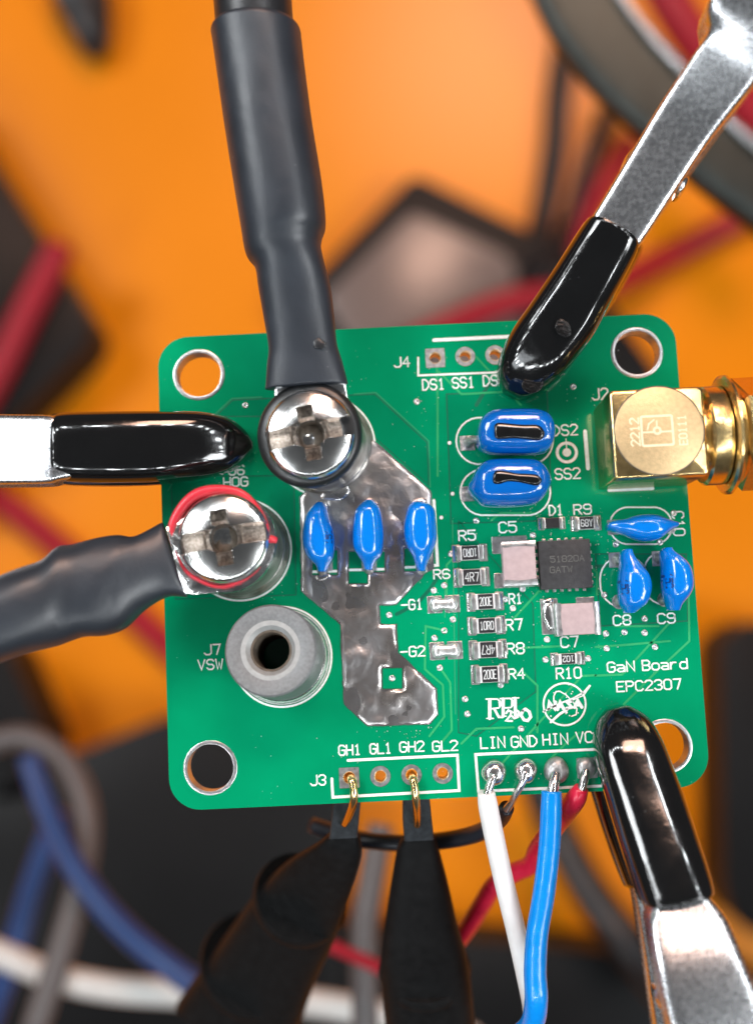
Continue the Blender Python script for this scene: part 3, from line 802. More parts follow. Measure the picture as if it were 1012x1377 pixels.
# driver chip
cx, cy, w, d = mm_box(723, 727, 792, 792)
e = empty('chip', (cx, cy, 0)); e.parent = pcb; e.location = Vector((cx, cy, 1.6)) * S
e['label'] = 'square black driver chip with faint grey marking'
obj('package', rbox(cx, cy, .05, .85, w, d, .04, .05), M['chip'], e, auto=40)
obj('marking', text_geo('51820A', cx + .18, cy + .45, 2.75, .48, .075, .854), M['laser'], e)
obj('marking', text_geo('GATW', cx - .38, cy - .42, 1.8, .48, .075, .854), M['laser'], e)
for i in range(6):
    for sx, sy in ((0, 1), (0, -1), (1, 0), (-1, 0)):
        t = (i - 2.5) * .62
        x, y = (cx + t, cy + sy * d * .515) if sy else (cx + sx * w * .515, cy + t)
        obj('lead', rbox(x, y, .006, .16, .26 if sy else .3, .3 if sy else .26, .04, .03), M['hasl'], e)
# solder-bridged jumper pads
for rect in ((574, 801, 618, 824), (577, 863, 621.7, 886.7)):
    cx, cy, w, d = mm_box(*rect)
    e = empty('solder_jumper', (cx, cy, 0)); e.parent = pcb; e.location = Vector((cx, cy, 1.6)) * S
    for s in (-1, 1): obj('pad', rbox(cx + s * w * .27, cy, .004, .05, w * .45, d, .06, .02), M['hasl'], e)
    V = []
    rings = []
    for k in range(15):
        t = k / 14 * 2 - 1
        ww = d * (.42 * (1 - abs(t) ** 8) * (.72 + .28 * min(1, (abs(t) * 1.9) ** 2)) + .03)
        hh = .42 * (1 - abs(t) ** 6) * (.75 + .25 * min(1, (abs(t) * 1.8) ** 2)) + .02
        rings.append([(cx + t * w * .44, cy + ww * math.cos(a), .04 + max(0, hh * math.sin(a))) for a in [math.pi * j / 12 for j in range(13)]])
    obj('solder_bridge', skin(rings), M['bridge'], e, smooth=True)

# ------------------------------------------------------------------ dipped blue capacitors
def dipped(secs, vertical, zc, th, m, name='dipped_capacitor', n=2.6, taper=.34, leads=(), pads=(), mark=None, code=None):
    """secs: (position along the body, low edge, high edge) in pixels of the photograph."""
    a0, a1 = secs[0][0], secs[-1][0]
    full = []
    wmax = max(s[2] - s[1] for s in secs)
    for s, lo, hi in secs:
        f = ((hi - lo) / wmax) ** taper
        t2 = th * f
        z = zc - (th - t2) * .32
        full.append((lo, s, hi, s, z, t2) if vertical else (s, lo, s, hi, z, t2))
    u, v = ((secs[len(secs) // 2][1] + secs[len(secs) // 2][2]) / 2, (a0 + a1) / 2)
    if not vertical: u, v = v, u
    b = P(u, v, 0)
    e = empty(name, (b.x, b.y, 0)); e.parent = pcb; e.location = Vector((b.x, b.y, 1.6)) * S
    obj('body', loft(full, 5, n, 36), m, e, smooth=True)
    for (u2, v2, sq) in pads:
        q = P(u2, v2)
        obj('pad', (plate(rrect(q.x - .62, q.y - .62, q.x + .62, q.y + .62, .05, 2), [], .004, .06) if sq else ring_flat(q.x, q.y, .25, .62, .004, .06, 24)), M['dull_solder'], e)
    for (u2, v2, u3, v3) in leads:
        q, w = P(u2, v2), P(u3, v3, zc * .7)
        obj('lead', tube([(q.x, q.y, -.2), (q.x, q.y, .5), (w.x, w.y, zc * .7)], .28, 4, 10), M['dull_solder'], e, smooth=True)
        obj('solder_joint', lathe((q.x, q.y, .05), (0, 0, 1), [(.5, 0), (.42, .12), (.3, .4), (.24, .55)], 18, False), M['dull_solder'], e, smooth=True)
    if mark:
        obj('ink_mark', loft([(x, y0, x, y1, mark[1] if abs(k - len(mark[0]) / 2 + .5) < len(mark[0]) / 2 - 1 else mark[1] - .1, .5) for k, (x, y0, y1) in enumerate(mark[0])], 4, 2.2, 18), M['ink'], e, smooth=True)
    if code:
        txt, u2, v2, wid, hgt, ang2 = code
        g0 = loft(full, 5, n, 36)
        bvh = BVHTree.FromPolygons([Vector(q) for q in g0[0]], g0[1])
        q = P(u2, v2, zc)
        V = []
        g = text_geo(txt, q.x, q.y, wid, hgt, .11, 0, ang2)
        for x, y, z in g[0]:
            h = bvh.ray_cast(Vector((x, y, 20)), Vector((0, 0, -1)))
            V.append(h[0] + h[1] * .015 if h[0] is not None else Vector((x, y, zc)))
        obj('printed_code', (V, g[1]), M['cap_ink'], e)
    return e
for secs, pd, ld, cd in (
    ([(677, 425, 436), (684, 418, 440), (696, 411, 443), (717, 407, 449), (736, 408, 450), (750, 414, 448), (760, 424, 443), (769, 428, 439)], [(437, 758, True)], [(432, 680, 431, 690), (434, 766, 433, 755)], ('151', 443.5, 724, 1.1, .4, math.pi / 2)),
    ([(674, 489, 503), (683, 480, 510), (693, 476, 513), (717, 474, 516), (736, 475, 515), (748, 481, 512), (757, 487, 504), (766.5, 490, 501)], [(496, 758, True)], [(496, 677, 496, 690), (496, 764, 496, 752)], None),
    ([(677, 552, 572), (684, 547, 583), (703, 543, 586), (722, 543, 587), (736, 547, 584), (748, 554, 579), (760, 558, 574), (768, 561, 572)], [(572, 755, True)], [(562, 679, 562, 690), (567, 765, 566, 752)], None)):
    dipped(secs, True, 2.3, 3.6, M['cap_blue'], pads=pd, leads=ld, code=cd)
dipped([(816.5, 703, 713), (826, 700, 716), (839, 698, 720), (851, 694, 725), (865, 692, 728), (880, 692.5, 727), (890, 696, 722), (901, 700, 713), (908, 702, 710)], False, 2.2, 3.4, M['cap_blue'],
       pads=[(826, 709, True), (899, 708, False)], leads=[(825, 709, 835, 709)])
dipped([(739.5, 836, 848), (748, 833, 851), (760, 833, 860), (772, 831, 870), (787, 830, 874), (801, 831, 872), (812, 833, 867), (819, 837, 858), (824.5, 839, 851)], True, 2.4, 3.8, M['cap_blue'],
       pads=[(828, 753, True), (832, 809, False)], leads=[(829.5, 753, 840, 757), (831, 808, 842, 806)], code=('150', 834.5, 790, 1.1, .42, -math.pi / 2))
dipped([(737.5, 890, 901), (742, 888, 904), (751, 888, 916), (762, 889, 925), (776, 889, 929), (790, 889, 929), (801, 891, 924), (812, 895, 915), (821, 898, 911)], True, 2.4, 3.8, M['cap_blue'],
       pads=[(886, 751, True), (893, 806, False)], leads=[(886, 751, 896, 756), (891, 806, 900, 803)], code=('150', 893, 782, 1.1, .42, -math.pi / 2))
dipped([(641, 578, 597), (644.5, 567, 604), (652, 558, 608.5), (664, 552.5, 611), (689, 551.5, 611.7), (712, 551.5, 611.5), (724.5, 553, 610.5), (735, 558, 607), (740.5, 567, 599), (743, 577, 590)], False, 2.7, 4.6, M['cap_blue_dark'],
       n=2.9, taper=.3, pads=[(628, 596, True)], leads=[(629, 595, 650, 588)], mark=([(664, 573, 585), (667, 569, 590), (675, 568.5, 590.5), (690, 570, 589.5), (705, 571, 590.5), (720, 571, 592), (727, 574, 591), (731, 580, 587)], 4.93))
dipped([(629, 652, 660), (634, 643, 667), (639, 633, 672), (648, 623, 680), (662, 618.6, 682), (689, 618, 682), (715.6, 619, 679), (728, 625, 671.6), (735, 636, 661), (738.5, 646, 654)], False, 2.7, 4.6, M['cap_blue_dark'],
       n=2.8, taper=.3, pads=[(630, 664, True)], leads=[(632, 664, 650, 655)], mark=([(662, 641, 649), (665, 634, 651), (672, 632.5, 651), (682, 634, 648), (695, 636.5, 648.5), (708, 637, 651), (720, 638, 653), (725, 641, 651), (727.5, 645, 648)], 4.93))

# ------------------------------------------------------------------ screw terminals soldered to the board
def terminal(base_px, top_px, zt, ro, ri, open_top, stained=False, lab=None):
    b, t = P(*base_px, 0), P(*top_px, zt)
    d = (t - b).normalized(); L = (t - b).length
    e = empty('screw_terminal', (b.x, b.y, 0)); e.parent = pcb; e.location = Vector((b.x, b.y, 1.6)) * S
    if lab: e['label'] = lab
    obj('printed_ring', ring_flat(b.x, b.y, ro + .42, ro + .58, .004, SZ, 72), M['silk'], e)
    obj('solder_collar', lathe((b.x, b.y, 0), (0, 0, 1), [(ro + .36, .004), (ro + .36, .06), (ro + .2, .16), (ro + .07, .5), (ro - .05, .9), (ro - .3, .9), (ro - .3, .004)], 72), M['solder'] if open_top else M['dirty_metal'], e, smooth=True)
    obj('barrel', lathe(b, d, [(ri, .02), (ri, L - .35), (ri + .32, L - .02), (ri + .36, L), (ro - .14, L), (ro, L - .14), (ro, .02)], 72), [M['alu'] if open_top else M['dirty_metal']], e, auto=30)
    if open_top:
        obj('chamfer_ring', lathe(b, d, [(ri + .02, L - .32), (ri + .34, L + .006), (ri + .72, L + .012), (ri + .72, L - .05), (ri + .1, L - .4)], 64), M['alu_bright'], e, auto=30)
        prof = []
        k = 0; h = .1
        while h < L - .35:
            prof += [(ri - .005, h), (ri - .16, h + .2)]; h += .4
        prof += [(ri - .005, L - .33)]
        obj('thread', lathe(b, d, [(ri + .03, .1)] + prof + [(ri + .03, L - .33)], 48), M['bore_and_shade'], e, smooth=False)
    return b, d, L
J7b, J7d, J7L = terminal((379, 883), (363.5, 874.5), 5.4, 3.6, 1.62, True, lab='grey turned terminal with an open threaded hole')
TBb, TBd, TBL = terminal((436, 600), (420, 588), 5.4, 3.75, 1.62, False, lab='terminal under the black washer')
TRb, TRd, TRL = terminal((323, 739), (304, 729), 5.4, 3.75, 1.62, False, lab='terminal under the red washer')

# solder on the wire pads
for (u, v, rx, ry, h, m, sd) in ((663.5, 1038.5, 1.0, 1.05, 1.1, 'solder', 1), (706, 1036, .94, 1.02, 1.1, 'solder', 2), (747, 1035.5, .98, 1.1, 1.0, 'dull_solder', 3), (787.5, 1032.5, .82, .9, .7, 'dull_solder', 4)):
    p = P(u, v); blob('solder_blob', p.x, p.y, rx, ry, h, M[m], pcb, .03, 0, 26, .07, sd)

# right-angle coaxial jack
def box_bevel(x0, y0, z0, x1, y1, z1, b=.25):
    rings = []
    for z, i in ((z0, b), (z0 + b, 0), (z1 - b, 0), (z1 - b * .3, b * .3), (z1, b)):
        rings.append([(x, y, z) for x, y in rrect(x0 + i, y0 + i, x1 - i, y1 - i, .3, 4)])
    return skin(rings)
SX0, SX1, SY0, SY1, SZT = 14.53, 21.85, 4.82, 11.78, 7.2
jk = empty('coaxial_jack', ((SX0 + SX1) / 2, (SY0 + SY1) / 2, 0)); jk.parent = pcb; jk.location = Vector(((SX0 + SX1) / 2, (SY0 + SY1) / 2, 1.6)) * S
jk['label'] = 'square gold right-angle coaxial jack'
obj('block', box_bevel(SX0, SY0, .45, SX1, SY1, SZT, .22), M['gold'], jk, auto=50)
for x in (SX0 + .75, SX1 - .75):
    for y in (SY0 + .75, SY1 - .75):
        obj('foot', rbox(x, y, .01, .6, 1.3, 1.3, .1, .02), M['gold'], jk)
CXs, CYs = P(885.5, 579, SZT).x, P(885.5, 579, SZT).y
obj('cover_disc', lathe((CXs, CYs, 0), (0, 0, 1), [(3.43, SZT - .1), (3.43, SZT + .05), (3.36, SZT + .085), (0.001, SZT + .085)], 90, False), M['gold_matt'], jk, auto=30)
obj('disc_groove', lathe((CXs, CYs, 0), (0, 0, 1), [(3.43, SZT - .02), (3.43, SZT + .012), (3.53, SZT + .006), (3.53, SZT - .02)], 90), M['bore_and_shade'], jk)
EZ = SZT + .09
def emark(name, geo): obj(name, geo, M['gold_mark'], jk)
p = P(853, 581, EZ)
emark('engraved_code', text_geo('2212', p.x, p.y, 2.15, .66, .12, EZ, math.pi / 2))
p = P(917, 578, EZ)
emark('engraved_code', text_geo('E0111', p.x, p.y, 2.3, .6, .10, EZ, math.pi / 2))
p = P(883, 579, EZ)
mk = [strip(rrect(p.x - 1.2, p.y - 1.15, p.x + 1.2, p.y + 1.15, .12, 3), .17, EZ, True), ring_flat(p.x, p.y, .16, .34, EZ - .02, EZ + .004, 24),
      strip([(p.x - 1.2, p.y - .1), (p.x - .3, p.y - .1)], .13, EZ + .006), strip([(p.x + .3, p.y - .1), (p.x + 1.2, p.y - .1)], .13, EZ + .006), strip([(p.x, p.y + .35), (p.x, p.y + .75)], .12, EZ + .006),
      strip([(p.x - .75, p.y + .1), (p.x - .62, p.y + .55), (p.x - .2, p.y + .85)], .12, EZ + .008)]
emark('engraved_emblem', merge(*mk))
AX = Vector((SX1, (SY0 + SY1) / 2 + .08, 3.75))
AD = Vector((1, .012, 0)).normalized()
obj('neck', lathe(AX, AD, [(3.0, -.3), (3.0, 6.0), (2.2, 6.2)], 48, False), M['gold'], jk, auto=30)

# the plug screwed onto it
pl = empty('coaxial_plug', AX + AD * 3, 'gold coaxial plug with a round collar screwed onto the square jack', 'plug')
obj('collar', lathe(AX, AD, [(2.95, .42), (3.75, .42), (3.98, .62), (4.0, 1.8), (3.96, 2.02), (2.95, 2.05)], 72), M['gold'], pl, auto=30)
obj('flange', lathe(AX, AD, [(2.95, 2.1), (4.55, 2.12), (4.8, 2.28), (4.8, 2.5), (4.55, 2.7), (4.2, 3.0), (2.95, 3.05)], 72), M['gold'], pl, auto=30)
obj('hex_nut', lathe(AX, AD, [(2.95, 3.1), (4.25, 3.1), (4.62, 3.4), (4.62, 9.5), (4.2, 9.8), (2.95, 9.8)], 6), M['gold'], pl)
obj('cable', lathe(AX, AD, [(2.9, 9.7), (2.9, 30)], 24, False), M['cable'], pl, smooth=True)

# ------------------------------------------------------------------ cables with lugs, washers and screws
def screw(name, centre_px, zt, rad, ang, label_, base, d):
    """Pan head with a combined slot and cross recess, a fine polar height field."""
    c = P(*centre_px, zt)
    e = empty(name, (c.x, c.y, zt - 2.4), label_, 'screw', 'plated pan head screws on the terminals')
    NA, NR = 260, 120
    V = []; F = []; MI = []
    ca, sa = math.cos(ang), math.sin(ang)
    def sm(x, a, b):
        t = min(1, max(0, (x - a) / (b - a))); return t * t * (3 - 2 * t)
    deep = {}
    def height(x, y):
        r = math.hypot(x, y)
        h = -0.78 * (r / rad) ** 2 - .05 * (r / rad) ** 6
        q = r / rad
        if q > .9: h -= 1.1 * (1 - math.sqrt(max(0, 1 - ((q - .9) / .1) ** 2))) * .55
        X, Y = x * ca + y * sa, -x * sa + y * ca
        e1 = .05
        slot = sm(.68 - abs(Y), -e1, e1)
        wv = .50 + .10 * (abs(Y) < .9)
        fil = .38 * math.exp(-((abs(Y) - .65) / .32) ** 2) if abs(Y) > .4 else .38
        arm_ = sm((.56 + fil * .55) - abs(X), -e1, e1) * sm(2.1 - abs(Y), -e1, e1)
        fl = .35 * math.exp(-((abs(X) - .6) / .5) ** 2)
        slot = max(slot, sm((.62 + fl) - abs(Y), -e1, e1) * (abs(X) < 1.7))
        mid = sm(.98 - (abs(X) ** 2.6 + abs(Y) ** 2.6) ** (1 / 2.6), -.12, .12)
        dd = max(slot * .9, arm_ * 1.15)
        dd = dd + mid * 1.5
        step = sm(1.45 - abs(X), -.06, .06) * slot * .22
        dd += step
        return h - dd, dd
    V.append((c.x, c.y, zt + height(0, 0)[0])); D = [height(0, 0)[1]]
    for i in range(1, NR + 1):
        r = rad * (i / NR)
        for j in range(NA):
            t = 2 * math.pi * j / NA
            x, y = r * math.cos(t), r * math.sin(t)
            h, dd = height(x, y)
            V.append((c.x + x, c.y + y, zt + h)); D.append(dd)
    for j in range(NA): F.append((0, 1 + j, 1 + (j + 1) % NA))
    for i in range(NR - 1):
        for j in range(NA):
            a, b = 1 + i * NA + j, 1 + i * NA + (j + 1) % NA
            F.append((a, a + NA, b + NA, b))
    k = len(V); o = 1 + (NR - 1) * NA
    for j in range(NA):
        t = 2 * math.pi * j / NA
        V.append((c.x + rad * .985 * math.cos(t), c.y + rad * .985 * math.sin(t), zt - 2.4)); D.append(0)
    for j in range(NA): F.append((o + j, k + j, k + (j + 1) % NA, o + (j + 1) % NA))
    F.append(tuple(range(k + NA - 1, k - 1, -1)))
    for f in F:
        m = min(D[i] for i in f)
        MI.append(2 if m > 1.3 else 1 if m > .7 and max(D[i] for i in f) - m < .1 else 0)  # deepest centre takes the dark material: its shade is put into the colour
    obj('head', (V, F, MI), [M['nickel'], M['recess'], M['bore_and_shade']], e, auto=50)
    obj('shank', lathe((c.x, c.y, 0), (c - Vector(base)), [(1.5, zt - 6.5), (1.5, zt - 2.3)], 24, False), M['nickel'], e, smooth=True)
    return c

# the black cable from above
BT = TBb + TBd * TBL
cb = empty('power_cable', BT, 'thick black heat shrink cable ending at the black washer', 'cable')
obj('lug_ring', lathe(BT, TBd, [(1.8, .02), (1.8, .75), (1.9, .8), (3.8, .8), (3.9, .7), (3.9, .02)], 64), M['tin'], cb, auto=40)
a = P(415, 530, 5.9); b2 = P(412, 470, 6.4)
obj('lug_tongue', loft([(372, 575, 470, 560, 6.0, .8), (368, 525, 466, 518, 6.1, .9), (366, 490, 455, 488, 6.4, 1.6)], 3, 5, 20), M['tin'], cb, auto=40)
obj('heat_shrink', loft([(356, 523, 467, 516, 6.6, 2.4), (357, 519, 467, 512, 6.6, 2.6), (359, 490, 460, 485, 6.7, 2.9), (361, 468, 453, 462, 6.8, 3.2), (355, 430, 449, 425, 7.0, 3.8), (348, 390, 444, 385, 7.3, 4.4), (343.5, 361, 436, 352, 7.6, 5.2), (333, 347, 431.5, 332, 7.8, 5.6),
     (328.5, 334, 433, 318, 8.0, 6.0), (325, 310, 438, 298, 8.2, 6.6), (315, 250, 432, 242, 8.6, 7.0), (303, 175, 420, 168, 9.1, 7.0), (293, 105, 411, 100, 9.5, 7.0), (286, 56, 405.5, 52, 9.8, 7.0), (284.5, 47, 404.5, 44, 9.85, 6.9), (288, 42, 401, 39, 9.9, 6.5)], 5, 2.25, 40, .012, 4), M['shrink'], cb, smooth=True)
obj('jacket', loft([(300, 90, 396, 86, 9.6, 5.8), (291, 45, 395, 43, 9.9, 6.1), (287, 0, 392, -2, 10.3, 6.1), (280, -60, 388, -62, 10.8, 6.1)], 4, 2, 32), M['cable'], cb, smooth=True)
p = P(429, 462, 8.3); blob('scuff', p.x, p.y, .5, .45, .12, M['cable'], cb, 8.22, 0, 12, .3, 9)
wb = obj('rubber_washer', lathe(BT + TBd * .82, TBd, [(2.2, 0), (2.2, .9), (2.9, 1.15), (3.75, 1.05), (4.1, .75), (4.18, .35), (4.0, .02)], 72), M['rubber'], None, smooth=True,
         label='black rubber washer round the screw of the tinned plane', cat='washer')
screw('pan_head_screw', (415.5, 580.5), 8.9, 3.5, math.radians(9), 'plated cross slot screw seated in the black rubber washer', TBb, TBd)

# the cable from the left
RT = TRb + TRd * TRL
cr = empty('power_cable', RT, 'wrinkled black heat shrink cable ending at the red washer', 'cable')
obj('lug_ring', lathe(RT, TRd, [(1.8, .02), (1.8, .75), (1.9, .8), (3.95, .8), (4.05, .7), (4.05, .02)], 64), M['tin'], cr, auto=40)
obj('lug_tongue', loft([(300, 665, 325, 795, 6.0, .8), (255, 690, 272, 800, 6.0, .9), (225, 706, 250, 800, 6.2, 1.6)], 3, 5, 20), M['tin'], cr, auto=40)
obj('heat_shrink', loft([(218, 702, 251.5, 803, 6.5, 2.2), (214, 704, 247, 803, 6.5, 2.6), (200, 713, 225, 803.5, 6.6, 3.2), (180, 721.5, 195, 820, 6.8, 4.0), (158, 719.5, 168, 845, 7.0, 4.6), (130, 724, 142, 854.5, 7.2, 5.0), (100, 732, 115, 856.5, 7.4, 5.2), (80, 735, 96, 862, 7.6, 5.4), (60, 752, 75, 869, 7.9, 5.6),
     (30, 764, 44, 877, 8.2, 6.2), (0, 776, 12, 887, 8.5, 6.4), (-60, 800, -50, 910, 9.2, 6.4), (-140, 830, -130, 935, 10, 6.4)], 5, 2.3, 40, .03, 8), M['shrink'], cr, smooth=True)
p = P(74, 801, 10.0); blob('scuff', p.x, p.y, .28, .5, .16, M['brass'], cr, 10.1, .4, 12, .3, 12)
# red plastic strip washer: an uneven ring
rings = []
cc = RT + TRd * .85
for j in range(72):
    t = 2 * math.pi * j / 72
    rr = 3.62 + .42 * max(0, math.cos(t - math.radians(112))) * .85 + .05 * math.sin(3 * t) + .04 * math.sin(7 * t)
    wd = .16 + .28 * max(0, math.cos(t - math.radians(115))) ** 1.1
    x = Vector((math.cos(t), math.sin(t), 0))
    ring = []
    for q in range(10):
        a = 2 * math.pi * q / 10
        ring.append(cc + Vector((-.18, .12, 0)) + x * (rr + wd * math.cos(a)) + Vector((0, 0, .34 + .32 * math.sin(a))))
    rings.append(ring)
V, F = skin(rings, False)
for q in range(10): F.append((71 * 10 + q, 71 * 10 + (q + 1) % 10, (q + 1) % 10, q))
rw = empty('plastic_washer', cc, 'uneven red plastic washer round the screw of the wrinkled cable', 'washer')
obj('ring', (V, F), M['red_plastic'], rw, smooth=True)
obj('torn_tab', tube(pxpath([(357, 724, 6.4), (364, 725, 6.4), (371, 727, 6.2)]), [.22, .34, .28], 3, 10), M['red_plastic'], rw, smooth=True)
screw('pan_head_screw', (297.5, 722), 8.7, 3.5, math.radians(7), 'plated cross slot screw ringed by the red plastic washer', TRb, TRd)

# ------------------------------------------------------------------ clips with black sleeves
def clip(name, up_secs, jaw_secs, low_secs, lowjaw, rivets, label_, marks=(), n=3.0):
    u, v = up_secs[-1][0], up_secs[-1][1]
    e = empty(name, P(u, v, 0), label_, 'clip', 'steel clips holding the board')
    s = obj('upper_sleeve', loft(up_secs, 5, n, 40), M['vinyl'], e, smooth=True)
    for (mu, mv, mz, rx, ry, ag) in marks:
        q = P(mu, mv, mz); blob('mould_mark', q.x, q.y, rx, ry, .06, M['scuffed_vinyl'], s, mz - .02, ag, 24, .05, 2)
    obj('upper_jaw', loft(jaw_secs, 4, 7, 40), M['steel'], e, auto=38)
    obj('lower_sleeve', loft(low_secs, 5, 3, 32), M['vinyl'], e, smooth=True)
    obj('lower_jaw', loft(lowjaw, 3, 7, 32), M['steel'], e, auto=38)
    for (ru, rv, rz, ra) in rivets:
        q = P(ru, rv, rz)
        rings = [[(q.x + sx * .85 * math.cos(t) * math.cos(ra) - sx * .3 * math.sin(t) * math.sin(ra), q.y + sx * .85 * math.cos(t) * math.sin(ra) + sx * .3 * math.sin(t) * math.cos(ra), q.z + h) for t in [2 * math.pi * j / 20 for j in range(20)]]
                 for sx, h in ((1, -1.4), (1.05, -.2), (.9, .25), (.55, .5), (.1, .58))]
        obj('rivet', skin(rings), M['nickel'], e, smooth=True)
    return e
clip('alligator_clip',
     [(82.5, 566, 82.5, 645, 4.0, 4.6), (86, 558, 86, 651, 4.0, 5.5), (142, 556, 142, 653, 3.7, 5.6), (213, 555, 213, 651, 3.2, 5.4), (270, 555.6, 270, 643, 2.6, 4.9), (302, 561, 302, 636, 2.2, 4.1), (320, 570, 320, 628, 1.9, 3.4), (334, 583, 334, 614, 1.6, 2.6), (340.5, 594, 340.5, 605, 1.5, 1.6)],
     [(120, 570, 120, 642, 4.4, 3.0), (84, 565, 84, 649, 4.9, 3.0), (66, 561, 66, 653, 4.85, 3.1), (0, 560, 0, 654, 4.3, 3.2), (-160, 555, -160, 656, 3, 3.2)],
     [(82.5, 566, 82.5, 645, -5.0, 4.6), (86, 558, 86, 651, -5.0, 5.5), (213, 557, 213, 649, -4.6, 5.4), (302, 563, 302, 634, -3.8, 4.0), (336, 590, 336, 610, -3.2, 2.0)],
     [(120, 570, 120, 642, -5.4, 3), (0, 562, 0, 652, -6.0, 3), (-160, 560, -160, 652, -7, 3)], [], 'steel clip with a black sleeve pointing at the black washer')
clip('alligator_clip',
     [(790, 302, 846, 332, 6.9, 4.4), (782, 304, 854, 343, 6.8, 5.3), (743, 364, 818, 412, 5.2, 5.4), (712, 410, 791, 461, 4.0, 5.2), (684.6, 450, 757, 503, 3.0, 4.9), (669.5, 485, 735, 521, 2.3, 4.2), (668.5, 508, 714, 533, 1.8, 3.2), (676, 526, 700, 536, 1.4, 2.2)],
     [(776, 320, 836, 355, 6.8, 2.8), (792, 298, 856, 336, 7.1, 3.0), (838, 222, 905, 262, 8.4, 3.2), (880, 152, 950, 195, 9.8, 3.2), (925, 84, 1003, 128, 12.0, 3.2), (944, 55, 1020, 100, 13.0, 3.4), (944, 18, 1062, 60, 14.4, 3.6), (975, -35, 1100, 15, 15.6, 3.6), (1010, -80, 1140, -30, 16, 3.4)],
     [(795, 305, 852, 336, -8.2, 4.6), (788, 310, 858, 346, -8.0, 5.2), (740, 380, 815, 420, -5.6, 5.2), (690, 460, 755, 505, -4.0, 4.4), (680, 520, 705, 534, -3.0, 2.2)],
     [(780, 330, 836, 362, -8, 3), (850, 215, 915, 250, -11, 3), (950, 70, 1020, 105, -14, 3)],
     [(846, 212, 8.3, 1.0), (917, 250, 8.1, 1.0)], 'steel clip with a black sleeve lying over the J4 header', marks=[(757, 441, 6.45, .62, .8, .5), (716, 516, 3.85, .95, .75, .35)])
clip('alligator_clip',
     [(814, 954, 844, 948, 1.6, 2.0), (802, 972, 868, 962, 2.0, 3.2), (797.5, 1000, 885, 988, 2.6, 4.4), (804, 1035, 900, 1025, 3.2, 5.0), (814, 1070, 912, 1058, 3.8, 5.4), (834, 1136, 932, 1118, 5.2, 5.6), (850, 1184, 947, 1163, 6.2, 5.6), (860, 1211, 954.5, 1192, 6.8, 5.4), (868, 1215, 951, 1200, 6.9, 4.4)],
     [(866, 1190, 938, 1175, 6.9, 2.8), (872, 1212, 948, 1200, 7.2, 3.0), (868, 1240, 972, 1232, 7.75, 3.2), (878, 1300, 996, 1290, 9.0, 3.2), (895, 1377, 1025, 1362, 9.7, 3.3), (915, 1450, 1050, 1435, 9.9, 3.3)],
     [(806, 975, 850, 965, -3.2, 2.4), (785, 1020, 884, 1005, -4.0, 4.4), (800, 1085, 898, 1068, -5.4, 5.2), (822, 1150, 918, 1130, -6.8, 5.2), (838, 1190, 930, 1172, -7.6, 4.8)],
     [(845, 1180, 915, 1168, -7.6, 3), (858, 1250, 950, 1240, -9, 3), (880, 1400, 1000, 1390, -12, 3)],
     [(888, 1345, 8.6, -1.3), (1004, 1320, 8.6, -1.3)], 'steel clip with a black sleeve lying over the VCC pad', marks=[(832, 985, 4.15, .85, .95, .3)])

# ------------------------------------------------------------------ soldered wires
def wire(name, path, r, m, label_, bare, N=18):
    e = empty(name, P(*path[0]), label_, 'wire', 'wires soldered to the header pads')
    obj('insulation', tube(pxpath(path), r, 6, N), m, e, smooth=True)
    for bp, br in bare: obj('conductor', tube(pxpath(bp), br, 5, 12), M['solder'], e, smooth=True)
    return e
wire('hookup_wire', [(653.5, 1066, 1.1), (656, 1085, .8), (664, 1125, .2), (677, 1185, -.6), (693, 1250, -1.6), (706, 1310, -3.0), (714, 1352, -5.0), (719, 1395, -9)], [.70, .80, .82, .82, .82, .80, .78, .78], M['white_wire'], 'white insulated wire soldered to the LIN pad', [([(664, 1042, 1.0), (659, 1054, 1.2), (654, 1070, 1.1)], .34)])
wire('hookup_wire', [(741, 1064, 1.4), (740.5, 1090, 1.4), (738, 1140, 1.4), (731, 1200, 1.5), (722, 1255, 1.5), (719, 1305, 1.4), (720.5, 1345, 1.2), (714, 1378, -.5), (690, 1400, -3)], [.80, .86, .87, .88, .88, .9, .92, .95, .95], M['blue_wire'], 'blue insulated wire soldered to the HIN pad',
     [([(747, 1040, .7), (744, 1054, 1.2), (741.5, 1072, 1.4)], .45)])
wire('hookup_wire', [(781, 1060, .7), (775, 1072, .2), (764, 1088, -1.0), (745, 1112, -4), (724, 1140, -8), (714, 1162, -10), (690, 1174, -11.5), (665, 1190, -13), (648, 1216, -15), (628, 1248, -18), (600, 1285, -22)], [.58, .80, .84, .86, .86, .86, .86, .86, .86, .86, .86], M['red_wire'], 'red insulated wire soldered to the VCC pad',
     [([(787, 1036, .5), (785, 1048, .8), (780, 1064, .6)], .36)])
wire('hookup_wire', [(681, 1086, -1.2), (672, 1100, -3), (655, 1114, -5), (630, 1124, -7), (590, 1131, -9), (540, 1134, -11), (480, 1128, -13), (420, 1110, -16)], [.62, .74, .76, .76, .76, .76, .76, .76], M['black_wire'], 'black insulated wire soldered to the GND pad',
     [([(706, 1038, .8), (702, 1052, .9), (694, 1066, .4), (688, 1078, -.4), (680, 1089, -1.2)], [.42, .30, .30, .28, .40])])
p = P(683, 1085, -.9)

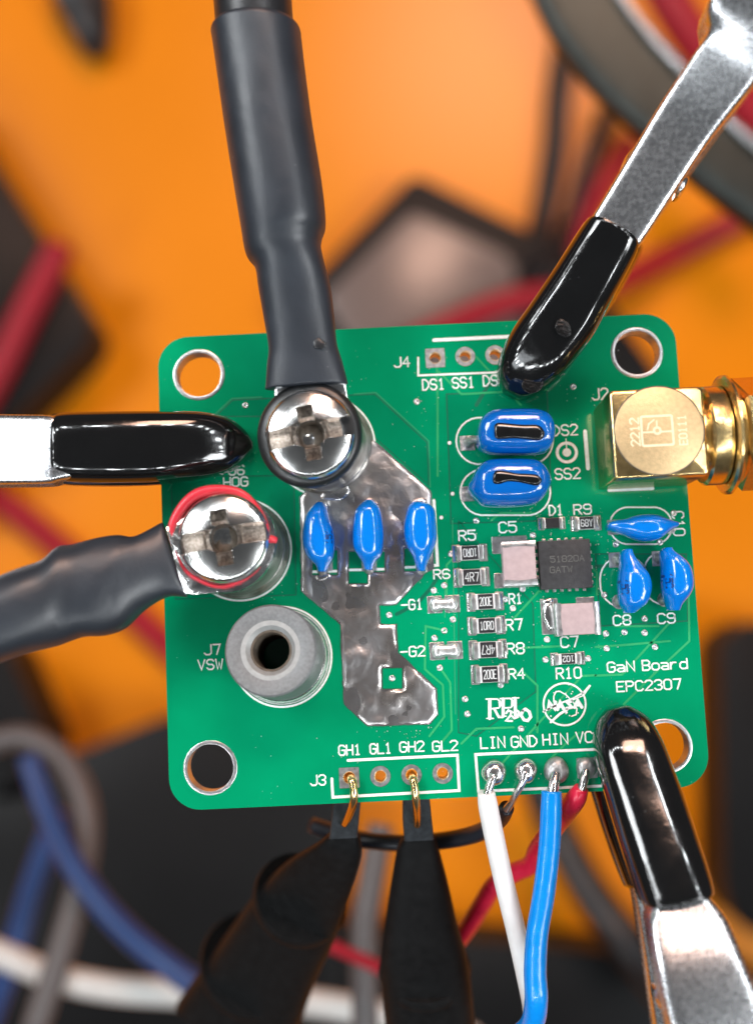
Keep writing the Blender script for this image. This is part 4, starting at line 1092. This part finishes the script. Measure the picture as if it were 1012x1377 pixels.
# ------------------------------------------------------------------ test hooks on GH1 and GH2
def hook(body, nose, flange, wirepath, label_, second=None):
    e = empty('test_hook', P(nose[0][0], nose[0][1], nose[0][4]), label_, 'test hook', 'black test hooks on the lower header')
    obj('body', loft(body, 4, 3.2, 32), M['probe'], e, auto=45)
    nz = obj('nose', loft(nose, 2, 9, 24), M['probe_nose'], e, auto=30)
    (c, ax, r) = flange
    obj('finger_flange', lathe(c, ax, [(r * .55, -1), (r, -1), (r * 1.03, -.4), (r, .3), (r * .55, .6)], 56), M['probe'], e, auto=40)
    if second: obj('finger_flange', lathe(second[0], second[1], [(second[2] * .5, -1), (second[2], -1), (second[2] * 1.03, -.4), (second[2], .3), (second[2] * .5, .6)], 56), M['probe'], e, auto=40)
    obj('hook_wire', tube(pxpath(wirepath), .33, 6, 14), M['gold'], e, smooth=True)
    return e
q1, q2 = P(571, 1305, -14), P(563, 1120, -5)
hook([(541, 1126, 585, 1124, -6.2, 3.2), (534, 1140, 589, 1138, -6.8, 3.6), (526, 1185, 601, 1183, -8.6, 4.6), (517, 1245, 615, 1243, -11.2, 5.8), (511, 1300, 630, 1298, -14, 7), (520, 1400, 640, 1400, -20, 8)],
     [(541, 1070, 577, 1069, -3.2, 2.2), (541, 1100, 580, 1099, -4.2, 2.4), (543, 1128, 583, 1126, -5.6, 2.6)],
     (P(571, 1308, -15.5), q1 - q2, 4.2), [(553, 1041, -1.2), (554.5, 1047, .35), (557, 1056, .6), (559, 1076, .3), (560.5, 1096, -1.4), (560.5, 1109, -3.2)], 'black test hook with a gold tip in the GH2 pin hole')
l1, l2 = P(395, 1230, -17), P(463, 1120, -6)
hook([(441, 1122, 483, 1121, -6.4, 3.2), (425, 1135, 486, 1150, -7.6, 3.6), (385, 1160, 470, 1205, -12, 5.0), (345, 1200, 450, 1262, -18, 7.0), (300, 1262, 420, 1330, -25, 9), (240, 1345, 390, 1425, -33, 10)],
     [(448, 1078, 485, 1077, -3.2, 2.2), (446, 1100, 483, 1099, -4.2, 2.4), (443, 1125, 481, 1123, -5.6, 2.6)],
     (P(402, 1212, -17), l1 - l2, 4.5), [(470, 1043, -1.2), (472, 1048, .35), (475, 1057, .6), (475.5, 1076, .3), (470, 1094, -1.4), (463, 1108, -3.2)], 'black test hook with a gold tip in the GH1 pin hole',
     (P(340, 1300, -28), l1 - l2, 5.6))
